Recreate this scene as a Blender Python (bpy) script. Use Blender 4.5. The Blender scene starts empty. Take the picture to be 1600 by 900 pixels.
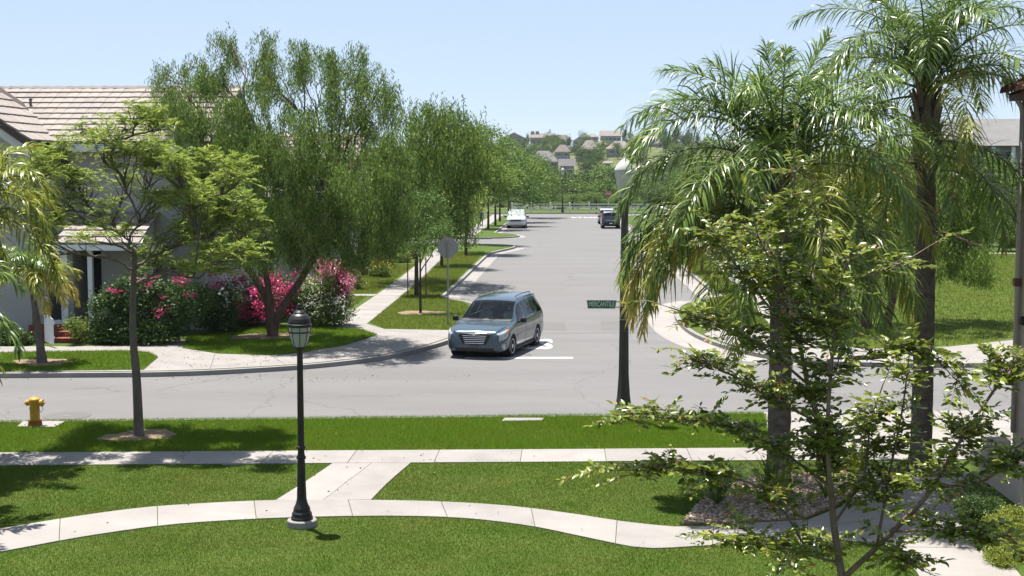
import bpy, bmesh, math, random
import numpy as np
from mathutils import Vector, Matrix
R = math.radians
random.seed(7)
rng = np.random.default_rng(7)
sc = bpy.context.scene
COL = sc.collection

# ------------------------------------------------------------------ camera, sky, sun, exposure
F, CH = 2150.0, 5.66                       # focal length in pixels of the 1600 px wide photo, eye height (m)
PITCH, YAW = math.atan(181 / F), math.atan(82 / F)
cam = bpy.data.cameras.new('camera')
cam.sensor_width = 36; cam.lens = F / 1600 * 36; cam.clip_start = 0.1; cam.clip_end = 6000
camo = bpy.data.objects.new('camera', cam); COL.objects.link(camo)
camo.location = (0, 0, CH); camo.rotation_euler = (R(90) - PITCH, 0, YAW)
sc.camera = camo
SUN_TO = Vector((-0.50, 0.62, 3.0)).normalized()          # towards the sun: high, behind the street, from the left
w = bpy.data.worlds.new('World'); sc.world = w; w.use_nodes = True
nt = w.node_tree; nt.nodes.clear()
sky = nt.nodes.new('ShaderNodeTexSky'); sky.sky_type = 'NISHITA'; sky.sun_disc = False
sky.sun_elevation = math.asin(SUN_TO.z); sky.sun_rotation = math.atan2(SUN_TO.x, SUN_TO.y)
sky.air_density = 0.6; sky.dust_density = 0.0; sky.ozone_density = 3.0; sky.altitude = 60
bg = nt.nodes.new('ShaderNodeBackground'); bg.inputs[1].default_value = 0.055
wo = nt.nodes.new('ShaderNodeOutputWorld')
vm = nt.nodes.new('ShaderNodeVectorMath'); vm.operation = 'MULTIPLY_ADD'      # thin even summer haze over the whole dome
vm.inputs[1].default_value = (0.36, 0.32, 0.27); vm.inputs[2].default_value = (3.40, 4.15, 5.45)
nt.links.new(sky.outputs[0], vm.inputs[0]); nt.links.new(vm.outputs[0], bg.inputs[0]); nt.links.new(bg.outputs[0], wo.inputs[0])
sun = bpy.data.lights.new('sun', 'SUN'); sun.energy = 5.0; sun.angle = R(0.53); sun.color = (1.0, 0.955, 0.89)
suno = bpy.data.objects.new('sun', sun); COL.objects.link(suno)
suno.rotation_euler = SUN_TO.to_track_quat('Z', 'Y').to_euler(); suno.location = (-20, 30, 60)
sc.view_settings.view_transform = 'Standard'; sc.view_settings.look = 'None'
sc.view_settings.exposure = 1.35; sc.view_settings.gamma = 1.0; sc.view_settings.use_curve_mapping = False
sc.cycles.max_bounces = 6; sc.cycles.diffuse_bounces = 3; sc.cycles.transmission_bounces = 4

# ------------------------------------------------------------------ places measured in the photograph
def ray(px, py):
    u = (px - 800) / F; v = (py - 450) / F
    x = u; y = math.cos(PITCH) - v * math.sin(PITCH); z = -math.sin(PITCH) - v * math.cos(PITCH)
    c, s = math.cos(YAW), math.sin(YAW)
    return Vector((c * x - s * y, s * x + c * y, z))
def P(px, py, z=0.0):
    r = ray(px, py); t = (z - CH) / r.z
    return Vector((r.x * t, r.y * t, z))
def at(px, py, Y):
    r = ray(px, py); t = Y / r.y
    return Vector((r.x * t, Y, CH + r.z * t))

# ------------------------------------------------------------------ materials
MATS = {}
ALB = 0.79                                  # one albedo calibration for all painted and mineral surfaces
def newmat(name):
    m = bpy.data.materials.new(name); m.use_nodes = True
    MATS[name] = m
    n = m.node_tree.nodes; return m, n, m.node_tree.links, n['Principled BSDF']
def mat(name, c, rough=0.7, spec=0.3, metal=0.0, var=0.0, vscale=3.0, bump=0.0, bscale=30.0, coat=0.0, c2=None, stretch=None, fine=0.0, fscale=60.0, emit=None):
    m, n, l, b = newmat(name)
    k_ = ALB if metal < 0.9 else 1.0; c = tuple(x * k_ for x in c); c2 = tuple(x * k_ for x in c2) if c2 else None
    b.inputs['Roughness'].default_value = rough; b.inputs['Specular IOR Level'].default_value = spec
    b.inputs['Metallic'].default_value = metal; b.inputs['Coat Weight'].default_value = coat
    b.inputs['Base Color'].default_value = (*c, 1)
    tc = n.new('ShaderNodeTexCoord'); src = tc.outputs['Object']
    if stretch:
        mp = n.new('ShaderNodeMapping'); mp.inputs['Scale'].default_value = stretch
        l.new(src, mp.inputs[0]); src = mp.outputs[0]
    if var or c2:
        nz = n.new('ShaderNodeTexNoise'); nz.inputs['Scale'].default_value = vscale; nz.inputs['Detail'].default_value = 6
        nz.inputs['Roughness'].default_value = 0.65
        l.new(src, nz.inputs['Vector'])
        rp = n.new('ShaderNodeValToRGB')
        hi = c2 if c2 else tuple(min(1, k * (1 + var)) for k in c)
        lo = c if c2 else tuple(k * (1 - var) for k in c)
        rp.color_ramp.elements[0].position = 0.3; rp.color_ramp.elements[1].position = 0.7
        rp.color_ramp.elements[0].color = (*lo, 1); rp.color_ramp.elements[1].color = (*hi, 1)
        l.new(nz.outputs[0], rp.inputs[0]); colout = rp.outputs[0]
        if fine:
            nf = n.new('ShaderNodeTexNoise'); nf.inputs['Scale'].default_value = fscale; nf.inputs['Detail'].default_value = 3
            l.new(src, nf.inputs['Vector'])
            mr = n.new('ShaderNodeMapRange'); mr.inputs[1].default_value = 0.3; mr.inputs[2].default_value = 0.7
            mr.inputs[3].default_value = 1 - fine; mr.inputs[4].default_value = 1 + fine
            l.new(nf.outputs[0], mr.inputs[0])
            vm = n.new('ShaderNodeVectorMath'); vm.operation = 'SCALE'
            l.new(colout, vm.inputs[0]); l.new(mr.outputs[0], vm.inputs['Scale']); colout = vm.outputs[0]
        l.new(colout, b.inputs['Base Color'])
    if bump:
        nb = n.new('ShaderNodeTexNoise'); nb.inputs['Scale'].default_value = bscale; nb.inputs['Detail'].default_value = 5
        l.new(src, nb.inputs['Vector'])
        bp = n.new('ShaderNodeBump'); bp.inputs['Strength'].default_value = bump; bp.inputs['Distance'].default_value = 0.02
        l.new(nb.outputs[0], bp.inputs['Height']); l.new(bp.outputs[0], b.inputs['Normal'])
    return m
def leafmat(name, c1, c2, trans=0.35, rough=0.45, spec=0.35, c3=None, p3=0.9, per_object=False, patch=None):
    m, n, l, b = newmat(name)
    g = n.new('ShaderNodeNewGeometry'); rp = n.new('ShaderNodeValToRGB')
    e = rp.color_ramp.elements
    e[0].position = 0.0; e[0].color = (*c1, 1); e[1].position = p3 if c3 else 1.0; e[1].color = (*c2, 1)
    if c3:
        x = e.new(min(0.999, p3 + 0.03)); x.color = (*c3, 1)
    l.new(n.new('ShaderNodeObjectInfo').outputs['Random'] if per_object else g.outputs['Random Per Island'], rp.inputs[0])
    colo = rp.outputs[0]
    if patch:                                   # worn or drier areas with a shape of their own
        tc = n.new('ShaderNodeTexCoord'); nz = n.new('ShaderNodeTexNoise'); nz.inputs['Scale'].default_value = patch[1]; nz.inputs['Detail'].default_value = 6; nz.inputs['Roughness'].default_value = 0.7
        l.new(tc.outputs['Object'], nz.inputs['Vector'])
        mr = n.new('ShaderNodeMapRange'); mr.inputs[1].default_value = 0.42; mr.inputs[2].default_value = 0.72; mr.inputs[4].default_value = patch[2]
        l.new(nz.outputs[0], mr.inputs[0])
        mx_ = n.new('ShaderNodeMix'); mx_.data_type = 'RGBA'; l.new(mr.outputs[0], mx_.inputs[0]); l.new(colo, mx_.inputs[6]); mx_.inputs[7].default_value = (*patch[0], 1); colo = mx_.outputs[2]
    l.new(colo, b.inputs['Base Color'])
    b.inputs['Roughness'].default_value = rough; b.inputs['Specular IOR Level'].default_value = spec
    tr = n.new('ShaderNodeBsdfTranslucent'); l.new(colo, tr.inputs[0])
    mx = n.new('ShaderNodeMixShader'); mx.inputs[0].default_value = trans
    l.new(b.outputs[0], mx.inputs[1]); l.new(tr.outputs[0], mx.inputs[2])
    l.new(mx.outputs[0], n['Material Output'].inputs[0])
    return m

def asphaltmat():
    m = mat('asphalt', (0.158, 0.154, 0.152), 0.9, 0.15, var=0.09, vscale=0.5, stretch=(0.25, 1, 1), bump=0.25, bscale=90, fine=0.10, fscale=120)
    n, l = m.node_tree.nodes, m.node_tree.links; b = n['Principled BSDF']; col = b.inputs['Base Color'].links[0].from_socket
    tc = n.new('ShaderNodeTexCoord'); nd = n.new('ShaderNodeTexNoise'); nd.inputs['Scale'].default_value = 0.9; nd.inputs['Detail'].default_value = 5
    l.new(tc.outputs['Object'], nd.inputs['Vector'])
    ad = n.new('ShaderNodeVectorMath'); ad.operation = 'MULTIPLY_ADD'; ad.inputs[1].default_value = (1.4, 1.4, 0); l.new(nd.outputs[1], ad.inputs[0]); l.new(tc.outputs['Object'], ad.inputs[2])
    vo = n.new('ShaderNodeTexVoronoi'); vo.feature = 'DISTANCE_TO_EDGE'; vo.inputs['Scale'].default_value = 0.16; l.new(ad.outputs[0], vo.inputs['Vector'])
    c1 = n.new('ShaderNodeMapRange'); c1.inputs[1].default_value = 0.0015; c1.inputs[2].default_value = 0.006; c1.inputs[3].default_value = 0.82; c1.inputs[4].default_value = 1.0; l.new(vo.outputs['Distance'], c1.inputs[0])
    ns = n.new('ShaderNodeTexNoise'); ns.inputs['Scale'].default_value = 0.55; ns.inputs['Detail'].default_value = 7; ns.inputs['Roughness'].default_value = 0.75; l.new(tc.outputs['Object'], ns.inputs['Vector'])
    c2 = n.new('ShaderNodeMapRange'); c2.inputs[1].default_value = 0.60; c2.inputs[2].default_value = 0.74; c2.inputs[3].default_value = 1.0; c2.inputs[4].default_value = 0.84; l.new(ns.outputs[0], c2.inputs[0])
    mu = n.new('ShaderNodeMath'); mu.operation = 'MULTIPLY'; l.new(c1.outputs[0], mu.inputs[0]); l.new(c2.outputs[0], mu.inputs[1])
    vm = n.new('ShaderNodeVectorMath'); vm.operation = 'SCALE'; l.new(col, vm.inputs[0]); l.new(mu.outputs[0], vm.inputs['Scale']); l.new(vm.outputs[0], b.inputs['Base Color'])
asphaltmat()
mat('asphalt_patch', (0.142, 0.135, 0.131), 0.9, 0.15, var=0.05, vscale=0.8, fine=0.10, fscale=120)
mat('concrete', (0.276, 0.257, 0.241), 0.85, 0.2, var=0.12, vscale=0.8, bump=0.15, bscale=60, fine=0.05, fscale=90)
mat('concrete_b', (0.256, 0.239, 0.225), 0.85, 0.2, var=0.14, vscale=1.1, bump=0.15, bscale=60, fine=0.05, fscale=90)
mat('kerb', (0.24, 0.229, 0.22), 0.85, 0.2, var=0.14, vscale=1.2, bump=0.2, bscale=50, fine=0.07)
mat('joint', (0.10, 0.095, 0.085), 0.95, 0.1)
mat('lawn', (0.045, 0.082, 0.012), 0.95, 0.1, c2=(0.085, 0.115, 0.024), vscale=0.9, bump=0.6, bscale=70, fine=0.25, fscale=140)
mat('soil', (0.17, 0.125, 0.08), 0.95, 0.1, c2=(0.28, 0.21, 0.14), vscale=9, bump=0.6, bscale=40)
mat('hill', (0.06, 0.085, 0.03), 0.95, 0.1, c2=(0.15, 0.15, 0.06), vscale=0.02, fine=0.2, fscale=0.4)
mat('paint_white', (0.52, 0.51, 0.49), 0.7, 0.25, var=0.12, vscale=6, fine=0.08, fscale=80)
mat('white_trim', (0.68, 0.69, 0.70), 0.55, 0.35, var=0.04, vscale=2)
mat('stucco', (0.38, 0.37, 0.355), 0.9, 0.15, var=0.05, vscale=1.2, bump=0.35, bscale=50)
mat('stucco_warm', (0.50, 0.43, 0.36), 0.9, 0.15, var=0.05, vscale=1.2, bump=0.4, bscale=40)
mat('dark_opening', (0.012, 0.011, 0.011), 0.5, 0.3)
mat('window_glass', (0.02, 0.024, 0.028), 0.06, 0.7)
mat('fascia', (0.40, 0.40, 0.41), 0.6, 0.3, var=0.05)
mat('dark_rake', (0.07, 0.045, 0.04), 0.7, 0.3)
def tilemat(name, c1, c2, c3):
    c1, c2, c3 = (tuple(x * ALB for x in c) for c in (c1, c2, c3))
    m, n, l, b = newmat(name)
    oi = n.new('ShaderNodeObjectInfo'); g = n.new('ShaderNodeNewGeometry')
    ad = n.new('ShaderNodeMath'); ad.operation = 'ADD'; fr = n.new('ShaderNodeMath'); fr.operation = 'FRACT'
    l.new(oi.outputs['Random'], ad.inputs[0]); l.new(g.outputs['Random Per Island'], ad.inputs[1]); l.new(ad.outputs[0], fr.inputs[0])
    rp = n.new('ShaderNodeValToRGB'); e = rp.color_ramp.elements
    e[0].color = (*c1, 1); e[1].color = (*c3, 1); x = e.new(0.5); x.color = (*c2, 1)
    l.new(fr.outputs[0], rp.inputs[0])
    nz = n.new('ShaderNodeTexNoise'); nz.inputs['Scale'].default_value = 4; nz.inputs['Detail'].default_value = 5
    tc = n.new('ShaderNodeTexCoord'); l.new(tc.outputs['Object'], nz.inputs['Vector'])
    mr = n.new('ShaderNodeMapRange'); mr.inputs[1].default_value = 0.3; mr.inputs[2].default_value = 0.7; mr.inputs[3].default_value = 0.9; mr.inputs[4].default_value = 1.1
    l.new(nz.outputs[0], mr.inputs[0])
    vm = n.new('ShaderNodeVectorMath'); vm.operation = 'SCALE'; l.new(rp.outputs[0], vm.inputs[0]); l.new(mr.outputs[0], vm.inputs['Scale'])
    l.new(vm.outputs[0], b.inputs['Base Color']); b.inputs['Roughness'].default_value = 0.9; b.inputs['Specular IOR Level'].default_value = 0.15
tilemat('roof_tile', (0.265, 0.230, 0.205), (0.325, 0.285, 0.258), (0.285, 0.260, 0.245))
tilemat('roof_grey', (0.22, 0.205, 0.20), (0.26, 0.24, 0.23), (0.23, 0.21, 0.20))
tilemat('roof_clay', (0.12, 0.055, 0.045), (0.15, 0.07, 0.055), (0.10, 0.05, 0.04))
tilemat('brick', (0.20, 0.065, 0.045), (0.25, 0.085, 0.06), (0.17, 0.06, 0.045))
mat('bark_grey', (0.10, 0.085, 0.068), 0.95, 0.1, c2=(0.19, 0.165, 0.135), vscale=9, bump=0.9, bscale=25, stretch=(1, 1, 0.35))
mat('bark_brown', (0.075, 0.048, 0.034), 0.95, 0.1, c2=(0.16, 0.11, 0.08), vscale=8, bump=0.9, bscale=22, stretch=(1, 1, 0.35))
mat('bark_dark', (0.05, 0.04, 0.033), 0.95, 0.1, c2=(0.10, 0.08, 0.065), vscale=8, bump=0.9, bscale=22)
mat('bark_myrtle', (0.115, 0.075, 0.055), 0.75, 0.25, c2=(0.25, 0.19, 0.15), vscale=7, bump=0.3, bscale=20)
mat('palm_bark', (0.085, 0.070, 0.058), 0.95, 0.1, c2=(0.20, 0.17, 0.145), vscale=6, bump=1.0, bscale=26, stretch=(1, 1, 1.6))
mat('palm_boot', (0.15, 0.10, 0.075), 0.9, 0.15, c2=(0.30, 0.22, 0.17), vscale=6, bump=0.6, bscale=20, stretch=(1, 1, 0.25))
mat('wood_stake', (0.17, 0.12, 0.085), 0.9, 0.15, var=0.2, vscale=8)
leafmat('pepper_leaf', (0.034, 0.078, 0.014), (0.22, 0.30, 0.068), 0.28, 0.55, 0.1)
leafmat('pepper_leaf_b', (0.036, 0.082, 0.014), (0.22, 0.30, 0.060), 0.28, 0.55, 0.1)
leafmat('jacaranda_leaf', (0.080, 0.140, 0.018), (0.33, 0.39, 0.070), 0.30, 0.55, 0.1)
leafmat('street_leaf', (0.045, 0.10, 0.016), (0.22, 0.295, 0.056), 0.28, 0.55, 0.1)
leafmat('street_leaf_light', (0.13, 0.19, 0.04), (0.37, 0.42, 0.11), 0.32, 0.55, 0.12)
leafmat('street_leaf_dark', (0.034, 0.078, 0.017), (0.14, 0.215, 0.048), 0.28, 0.55, 0.12)
leafmat('far_leaf', (0.052, 0.105, 0.026), (0.19, 0.26, 0.065), 0.25, 0.6, 0.08)
leafmat('far_leaf_dark', (0.030, 0.058, 0.022), (0.115, 0.165, 0.052), 0.22, 0.6, 0.08)
leafmat('palm_leaf', (0.042, 0.092, 0.014), (0.185, 0.26, 0.046), 0.26, 0.33, 0.38)
leafmat('palm_leaf_old', (0.28, 0.235, 0.03), (0.55, 0.46, 0.11), 0.3, 0.36, 0.38)
leafmat('palm_leaf_mid', (0.12, 0.165, 0.020), (0.34, 0.34, 0.055), 0.28, 0.34, 0.38)
mat('palm_rachis', (0.13, 0.16, 0.045), 0.45, 0.4, var=0.2)
mat('palm_rachis_old', (0.35, 0.27, 0.10), 0.5, 0.4, var=0.2)
leafmat('myrtle_leaf', (0.062, 0.100, 0.014), (0.265, 0.300, 0.045), 0.34, 0.30, 0.42, c3=(0.32, 0.13, 0.05), p3=0.965)
leafmat('myrtle_leaf_single', (0.070, 0.108, 0.014), (0.265, 0.300, 0.045), 0.34, 0.30, 0.42, per_object=True)
leafmat('myrtle_leaf_young', (0.32, 0.085, 0.04), (0.26, 0.17, 0.05), 0.35, 0.3, 0.5, per_object=True)
leafmat('shrub_leaf', (0.022, 0.055, 0.013), (0.085, 0.14, 0.032), 0.3, 0.45, 0.25)
leafmat('shrub_leaf_light', (0.085, 0.14, 0.025), (0.22, 0.27, 0.06), 0.35, 0.5, 0.2)
leafmat('hedge_leaf', (0.12, 0.165, 0.022), (0.29, 0.32, 0.055), 0.35, 0.5, 0.2)
leafmat('strap_leaf', (0.05, 0.105, 0.022), (0.16, 0.23, 0.05), 0.3, 0.35, 0.4)
leafmat('strap_leaf_gold', (0.14, 0.16, 0.02), (0.30, 0.30, 0.05), 0.3, 0.35, 0.5)
leafmat('red_flower', (0.46, 0.022, 0.12), (0.66, 0.07, 0.24), 0.3)
leafmat('magenta_flower', (0.42, 0.025, 0.15), (0.60, 0.09, 0.29), 0.3)
leafmat('pink_flower', (0.58, 0.16, 0.27), (0.70, 0.34, 0.42), 0.3)
leafmat('white_flower', (0.70, 0.72, 0.62), (0.80, 0.80, 0.74), 0.3)
leafmat('yellow_flower', (0.70, 0.46, 0.02), (0.80, 0.62, 0.10), 0.35)
leafmat('grass_blade', (0.070, 0.155, 0.007), (0.155, 0.250, 0.020), 0.40, 0.6, 0.05, patch=((0.15, 0.165, 0.022), 0.7, 0.55))
leafmat('grass_dry', (0.046, 0.110, 0.005), (0.105, 0.170, 0.014), 0.40, 0.6, 0.04, patch=((0.145, 0.130, 0.026), 0.55, 0.8))
leafmat('grass_park', (0.095, 0.150, 0.016), (0.205, 0.250, 0.040), 0.40, 0.6, 0.05, patch=((0.22, 0.19, 0.05), 0.15, 0.6))
leafmat('mulch', (0.22, 0.165, 0.125), (0.52, 0.44, 0.37), 0.0, 0.9, 0.1)
mat('black_metal', (0.016, 0.015, 0.015), 0.45, 0.35, var=0.25, vscale=12, bump=0.05)
mat('lamp_glass', (0.36, 0.36, 0.35), 0.22, 0.5)
mat('globe', (0.55, 0.54, 0.50), 0.35, 0.4, var=0.04, vscale=5)
mat('pole_concrete', (0.062, 0.056, 0.048), 0.75, 0.3, var=0.18, vscale=10, bump=0.2, bscale=80)
mat('sign_green', (0.010, 0.13, 0.075), 0.4, 0.4, var=0.08, vscale=10)
mat('sign_white', (0.72, 0.75, 0.73), 0.45, 0.4)
mat('sign_red', (0.48, 0.025, 0.025), 0.4, 0.4, var=0.06)
mat('sign_back', (0.36, 0.35, 0.34), 0.5, 0.4, metal=0.4, var=0.08, vscale=4)
mat('galvanised', (0.34, 0.34, 0.34), 0.5, 0.5, metal=0.6, var=0.1, vscale=10)
mat('hydrant_yellow', (0.52, 0.27, 0.020), 0.5, 0.4, var=0.12, vscale=9, bump=0.1)
mat('hydrant_rust', (0.28, 0.11, 0.02), 0.75, 0.3, var=0.2, vscale=15)
mat('iron', (0.15, 0.145, 0.14), 0.7, 0.4, metal=0.3, var=0.2, vscale=8)
mat('vinyl_white', (0.75, 0.75, 0.73), 0.5, 0.35, var=0.04)
mat('van_paint', (0.055, 0.090, 0.115), 0.28, 0.5, metal=0.55, coat=0.8, var=0.03, vscale=2)
mat('dark_paint', (0.045, 0.050, 0.075), 0.35, 0.5, metal=0.4, coat=0.7)
mat('white_paint', (0.52, 0.53, 0.55), 0.35, 0.5, coat=0.5)
mat('silver_paint', (0.50, 0.51, 0.52), 0.35, 0.5, metal=0.5, coat=0.5)
mat('car_glass', (0.006, 0.008, 0.009), 0.04, 0.22)
mat('wind_glass', (0.030, 0.042, 0.042), 0.04, 0.35, var=0.35, vscale=2.2)
mat('wind_glass_bright', (0.42, 0.48, 0.45), 0.1, 0.7, var=0.2, vscale=2)
mat('interior_grey', (0.42, 0.42, 0.40), 0.8, 0.2, var=0.1)
def glassmat(name, tint, refl=1.0):
    m, n, l, b = newmat(name); n.remove(b)
    tr = n.new('ShaderNodeBsdfTransparent'); tr.inputs[0].default_value = (*tint, 1); gl = n.new('ShaderNodeBsdfGlossy'); gl.inputs['Roughness'].default_value = 0.02
    fr = n.new('ShaderNodeFresnel'); fr.inputs[0].default_value = 1.45; mx = n.new('ShaderNodeMixShader')
    l.new(fr.outputs[0], mx.inputs[0]); l.new(tr.outputs[0], mx.inputs[1]); l.new(gl.outputs[0], mx.inputs[2]); l.new(mx.outputs[0], n['Material Output'].inputs[0])
glassmat('van_windscreen', (0.62, 0.70, 0.68)); glassmat('van_side_glass', (0.20, 0.22, 0.22))
mat('rubber', (0.016, 0.016, 0.016), 0.85, 0.2)
mat('plastic_black', (0.025, 0.025, 0.027), 0.6, 0.3)
mat('chrome', (0.75, 0.75, 0.76), 0.12, 0.5, metal=1.0)
mat('alloy', (0.66, 0.66, 0.67), 0.35, 0.5)
mat('head_lamp', (0.34, 0.37, 0.39), 0.1, 0.7, coat=0.6, var=0.3, vscale=9)
mat('amber', (0.70, 0.20, 0.03), 0.25, 0.5)
mat('tail_red', (0.42, 0.02, 0.02), 0.2, 0.6)
mat('plate', (0.70, 0.70, 0.72), 0.4, 0.4, var=0.2, vscale=20)
mat('skin', (0.45, 0.27, 0.19), 0.6, 0.3)
mat('hair', (0.03, 0.02, 0.015), 0.6, 0.3)
mat('shirt_navy', (0.045, 0.045, 0.12), 0.9, 0.2)
mat('shorts_black', (0.018, 0.018, 0.022), 0.9, 0.2)
mat('rust_bars', (0.24, 0.13, 0.09), 0.8, 0.2, var=0.2)
mat('downspout', (0.48, 0.40, 0.36), 0.5, 0.35, var=0.06)
mat('bracket', (0.16, 0.07, 0.06), 0.6, 0.3)
mat('brick_wall_far', (0.15, 0.075, 0.055), 0.9, 0.15, var=0.2, vscale=3)

# ------------------------------------------------------------------ object helpers
def link(o, parent=None):
    COL.objects.link(o)
    if parent: o.parent = parent
    return o
def tag(o, label=None, cat=None, group=None, kind=None):
    if label: o['label'] = label
    if cat: o['category'] = cat
    if group: o['group'] = group
    if kind: o['kind'] = kind
    return o
def root(name, label, cat, loc=(0, 0, 0), rz=0.0, group=None, scale=None):
    o = bpy.data.objects.new(name, None); o.empty_display_size = 0.2
    o.location = loc; o.rotation_euler = (0, 0, rz)
    if scale is not None: o.scale = scale if hasattr(scale, '__len__') else (scale,) * 3
    link(o); return tag(o, label, cat, group)
def obj(name, me, m, parent=None, kind=None, smooth=False):
    if m and not me.materials: me.materials.append(MATS[m])
    o = bpy.data.objects.new(name, me)
    if smooth: me.polygons.foreach_set('use_smooth', [True] * len(me.polygons))
    link(o, parent)
    if kind: o['kind'] = kind
    return o
def copy_tree(o, parent=None):
    c = o.copy(); COL.objects.link(c); c.parent = parent
    for ch in list(o.children): copy_tree(ch, c)
    return c
def npmesh(name, V, Fc):
    V = np.asarray(V, np.float32); Fc = np.asarray(Fc, np.int32)
    me = bpy.data.meshes.new(name); k = Fc.shape[1]
    me.vertices.add(len(V)); me.vertices.foreach_set('co', V.ravel())
    me.loops.add(Fc.size); me.loops.foreach_set('vertex_index', Fc.ravel())
    me.polygons.add(len(Fc)); me.polygons.foreach_set('loop_start', np.arange(0, Fc.size, k, dtype=np.int32))
    me.update(calc_edges=True)
    return me
class MB:
    def __init__(s): s.v = []; s.f = []
    def add(s, vs, fs):
        n = len(s.v); s.v += [tuple(v) for v in vs]; s.f += [tuple(i + n for i in f) for f in fs]; return s
    def box(s, x0, x1, y0, y1, z0, z1, M=None):
        vs = [Vector((x, y, z)) for z in (z0, z1) for y in (y0, y1) for x in (x0, x1)]
        if M: vs = [M @ v for v in vs]
        return s.add(vs, [(0, 2, 3, 1), (4, 5, 7, 6), (0, 1, 5, 4), (2, 6, 7, 3), (0, 4, 6, 2), (1, 3, 7, 5)])
    def prism(s, poly, z0, z1, M=None):
        n = len(poly)
        vs = [Vector((p[0], p[1], z0)) for p in poly] + [Vector((p[0], p[1], z1)) for p in poly]
        if M: vs = [M @ v for v in vs]
        return s.add(vs, [tuple(range(n - 1, -1, -1)), tuple(range(n, 2 * n))] + [(i, (i + 1) % n, n + (i + 1) % n, n + i) for i in range(n)])
    def lathe(s, prof, n=16, M=None, cap=True, rot=0.0):
        vs = []; fs = []; k = len(prof)
        for r, z in prof:
            for i in range(n):
                a = 2 * math.pi * i / n + rot; vs.append(Vector((r * math.cos(a), r * math.sin(a), z)))
        for j in range(k - 1):
            for i in range(n):
                fs.append((j * n + i, j * n + (i + 1) % n, (j + 1) * n + (i + 1) % n, (j + 1) * n + i))
        if cap: fs += [tuple(range(n - 1, -1, -1)), tuple(range((k - 1) * n, k * n))]
        if M: vs = [M @ v for v in vs]
        return s.add(vs, fs)
    def tube(s, pts, rad, n=6, closed=True):
        V, Fq = tube(pts, rad, n)
        s.add([Vector(v) for v in V], [tuple(f) for f in Fq])
        if closed:
            m = len(s.v); k = len(pts); b = m - k * n
            s.f += [tuple(b + i for i in range(n - 1, -1, -1)), tuple(m - n + i for i in range(n))]
        return s
    def mesh(s, name, bevel=0.0):
        me = bpy.data.meshes.new(name); me.from_pydata(s.v, [], s.f)
        bm = bmesh.new(); bm.from_mesh(me)
        bmesh.ops.recalc_face_normals(bm, faces=bm.faces)
        if bevel: bmesh.ops.bevel(bm, geom=bm.edges[:] + bm.verts[:], offset=bevel, segments=1, affect='EDGES', clamp_overlap=True)
        bm.to_mesh(me); bm.free(); me.update()
        return me
    def obj(s, name, m, parent=None, kind=None, smooth=False, bevel=0.0):
        return obj(name, s.mesh(name, bevel), m, parent, kind, smooth)
def tube(pts, rad, n=6):
    pts = np.array([tuple(p) for p in pts], float); k = len(pts)
    rad = np.broadcast_to(np.asarray(rad, float), (k,))
    T = np.gradient(pts, axis=0); T /= np.linalg.norm(T, axis=1)[:, None] + 1e-9
    ref = np.array([0.31, 0.95, 0.05]); 
    if abs(T[0] @ ref) > 0.9: ref = np.array([1.0, 0, 0.1])
    A = np.cross(T, ref); A /= np.linalg.norm(A, axis=1)[:, None] + 1e-9
    B = np.cross(T, A)
    a = np.arange(n) * 2 * np.pi / n
    V = pts[:, None] + rad[:, None, None] * (np.cos(a)[None, :, None] * A[:, None] + np.sin(a)[None, :, None] * B[:, None])
    i = np.arange(n); j = np.arange(k - 1)[:, None]
    Fq = np.stack([j * n + i, j * n + (i + 1) % n, (j + 1) * n + (i + 1) % n, (j + 1) * n + i], -1).reshape(-1, 4)
    return V.reshape(-1, 3), Fq
class Q:                                   # fast collector of quads
    def __init__(s): s.V = []; s.F = []; s.n = 0
    def add(s, V, Fq):
        s.V.append(np.asarray(V, float)); s.F.append(np.asarray(Fq) + s.n); s.n += len(V)
    def mesh(s, name): return npmesh(name, np.concatenate(s.V), np.concatenate(s.F))
def unit(a): return a / (np.linalg.norm(a, axis=-1, keepdims=True) + 1e-9)
def leaves(C, D, L, W, g=rng, fold=None):
    """diamond leaves centred at C along D"""
    n = len(C); D = unit(D)
    S = unit(np.cross(D, unit(g.normal(size=(n, 3)))))
    L = np.broadcast_to(L, (n,))[:, None]; W = np.broadcast_to(W, (n,))[:, None]
    V = np.stack([C - D * L / 2, C + S * W / 2 - D * L * 0.05, C + D * L / 2, C - S * W / 2 - D * L * 0.05], 1).reshape(-1, 3)
    return V, np.arange(4 * n).reshape(-1, 4)
def catmull(pts, m):
    pts = np.array([tuple(p) for p in pts], float)
    if len(pts) < 3:
        t = np.linspace(0, 1, m * (len(pts) - 1) + 1)[:, None]; return pts[0] * (1 - t) + pts[-1] * t
    Pp = np.vstack([2 * pts[0] - pts[1], pts, 2 * pts[-1] - pts[-2]]); out = []
    for i in range(1, len(Pp) - 2):
        t = np.linspace(0, 1, m, endpoint=False)[:, None]
        a, b, c, d = Pp[i - 1], Pp[i], Pp[i + 1], Pp[i + 2]
        out.append(0.5 * (2 * b + (c - a) * t + (2 * a - 5 * b + 4 * c - d) * t ** 2 + (3 * b - a - 3 * c + d) * t ** 3))
    out.append(pts[-1:]); return np.vstack(out)
def inpoly(X, Y, poly):
    r = np.zeros(X.shape, bool); n = len(poly)
    for i in range(n):
        x0, y0 = poly[i][0], poly[i][1]; x1, y1 = poly[(i + 1) % n][0], poly[(i + 1) % n][1]
        if y0 == y1: continue
        c = ((y0 > Y) != (y1 > Y)) & (X < (x1 - x0) * (Y - y0) / (y1 - y0) + x0)
        r ^= c
    return r
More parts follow.
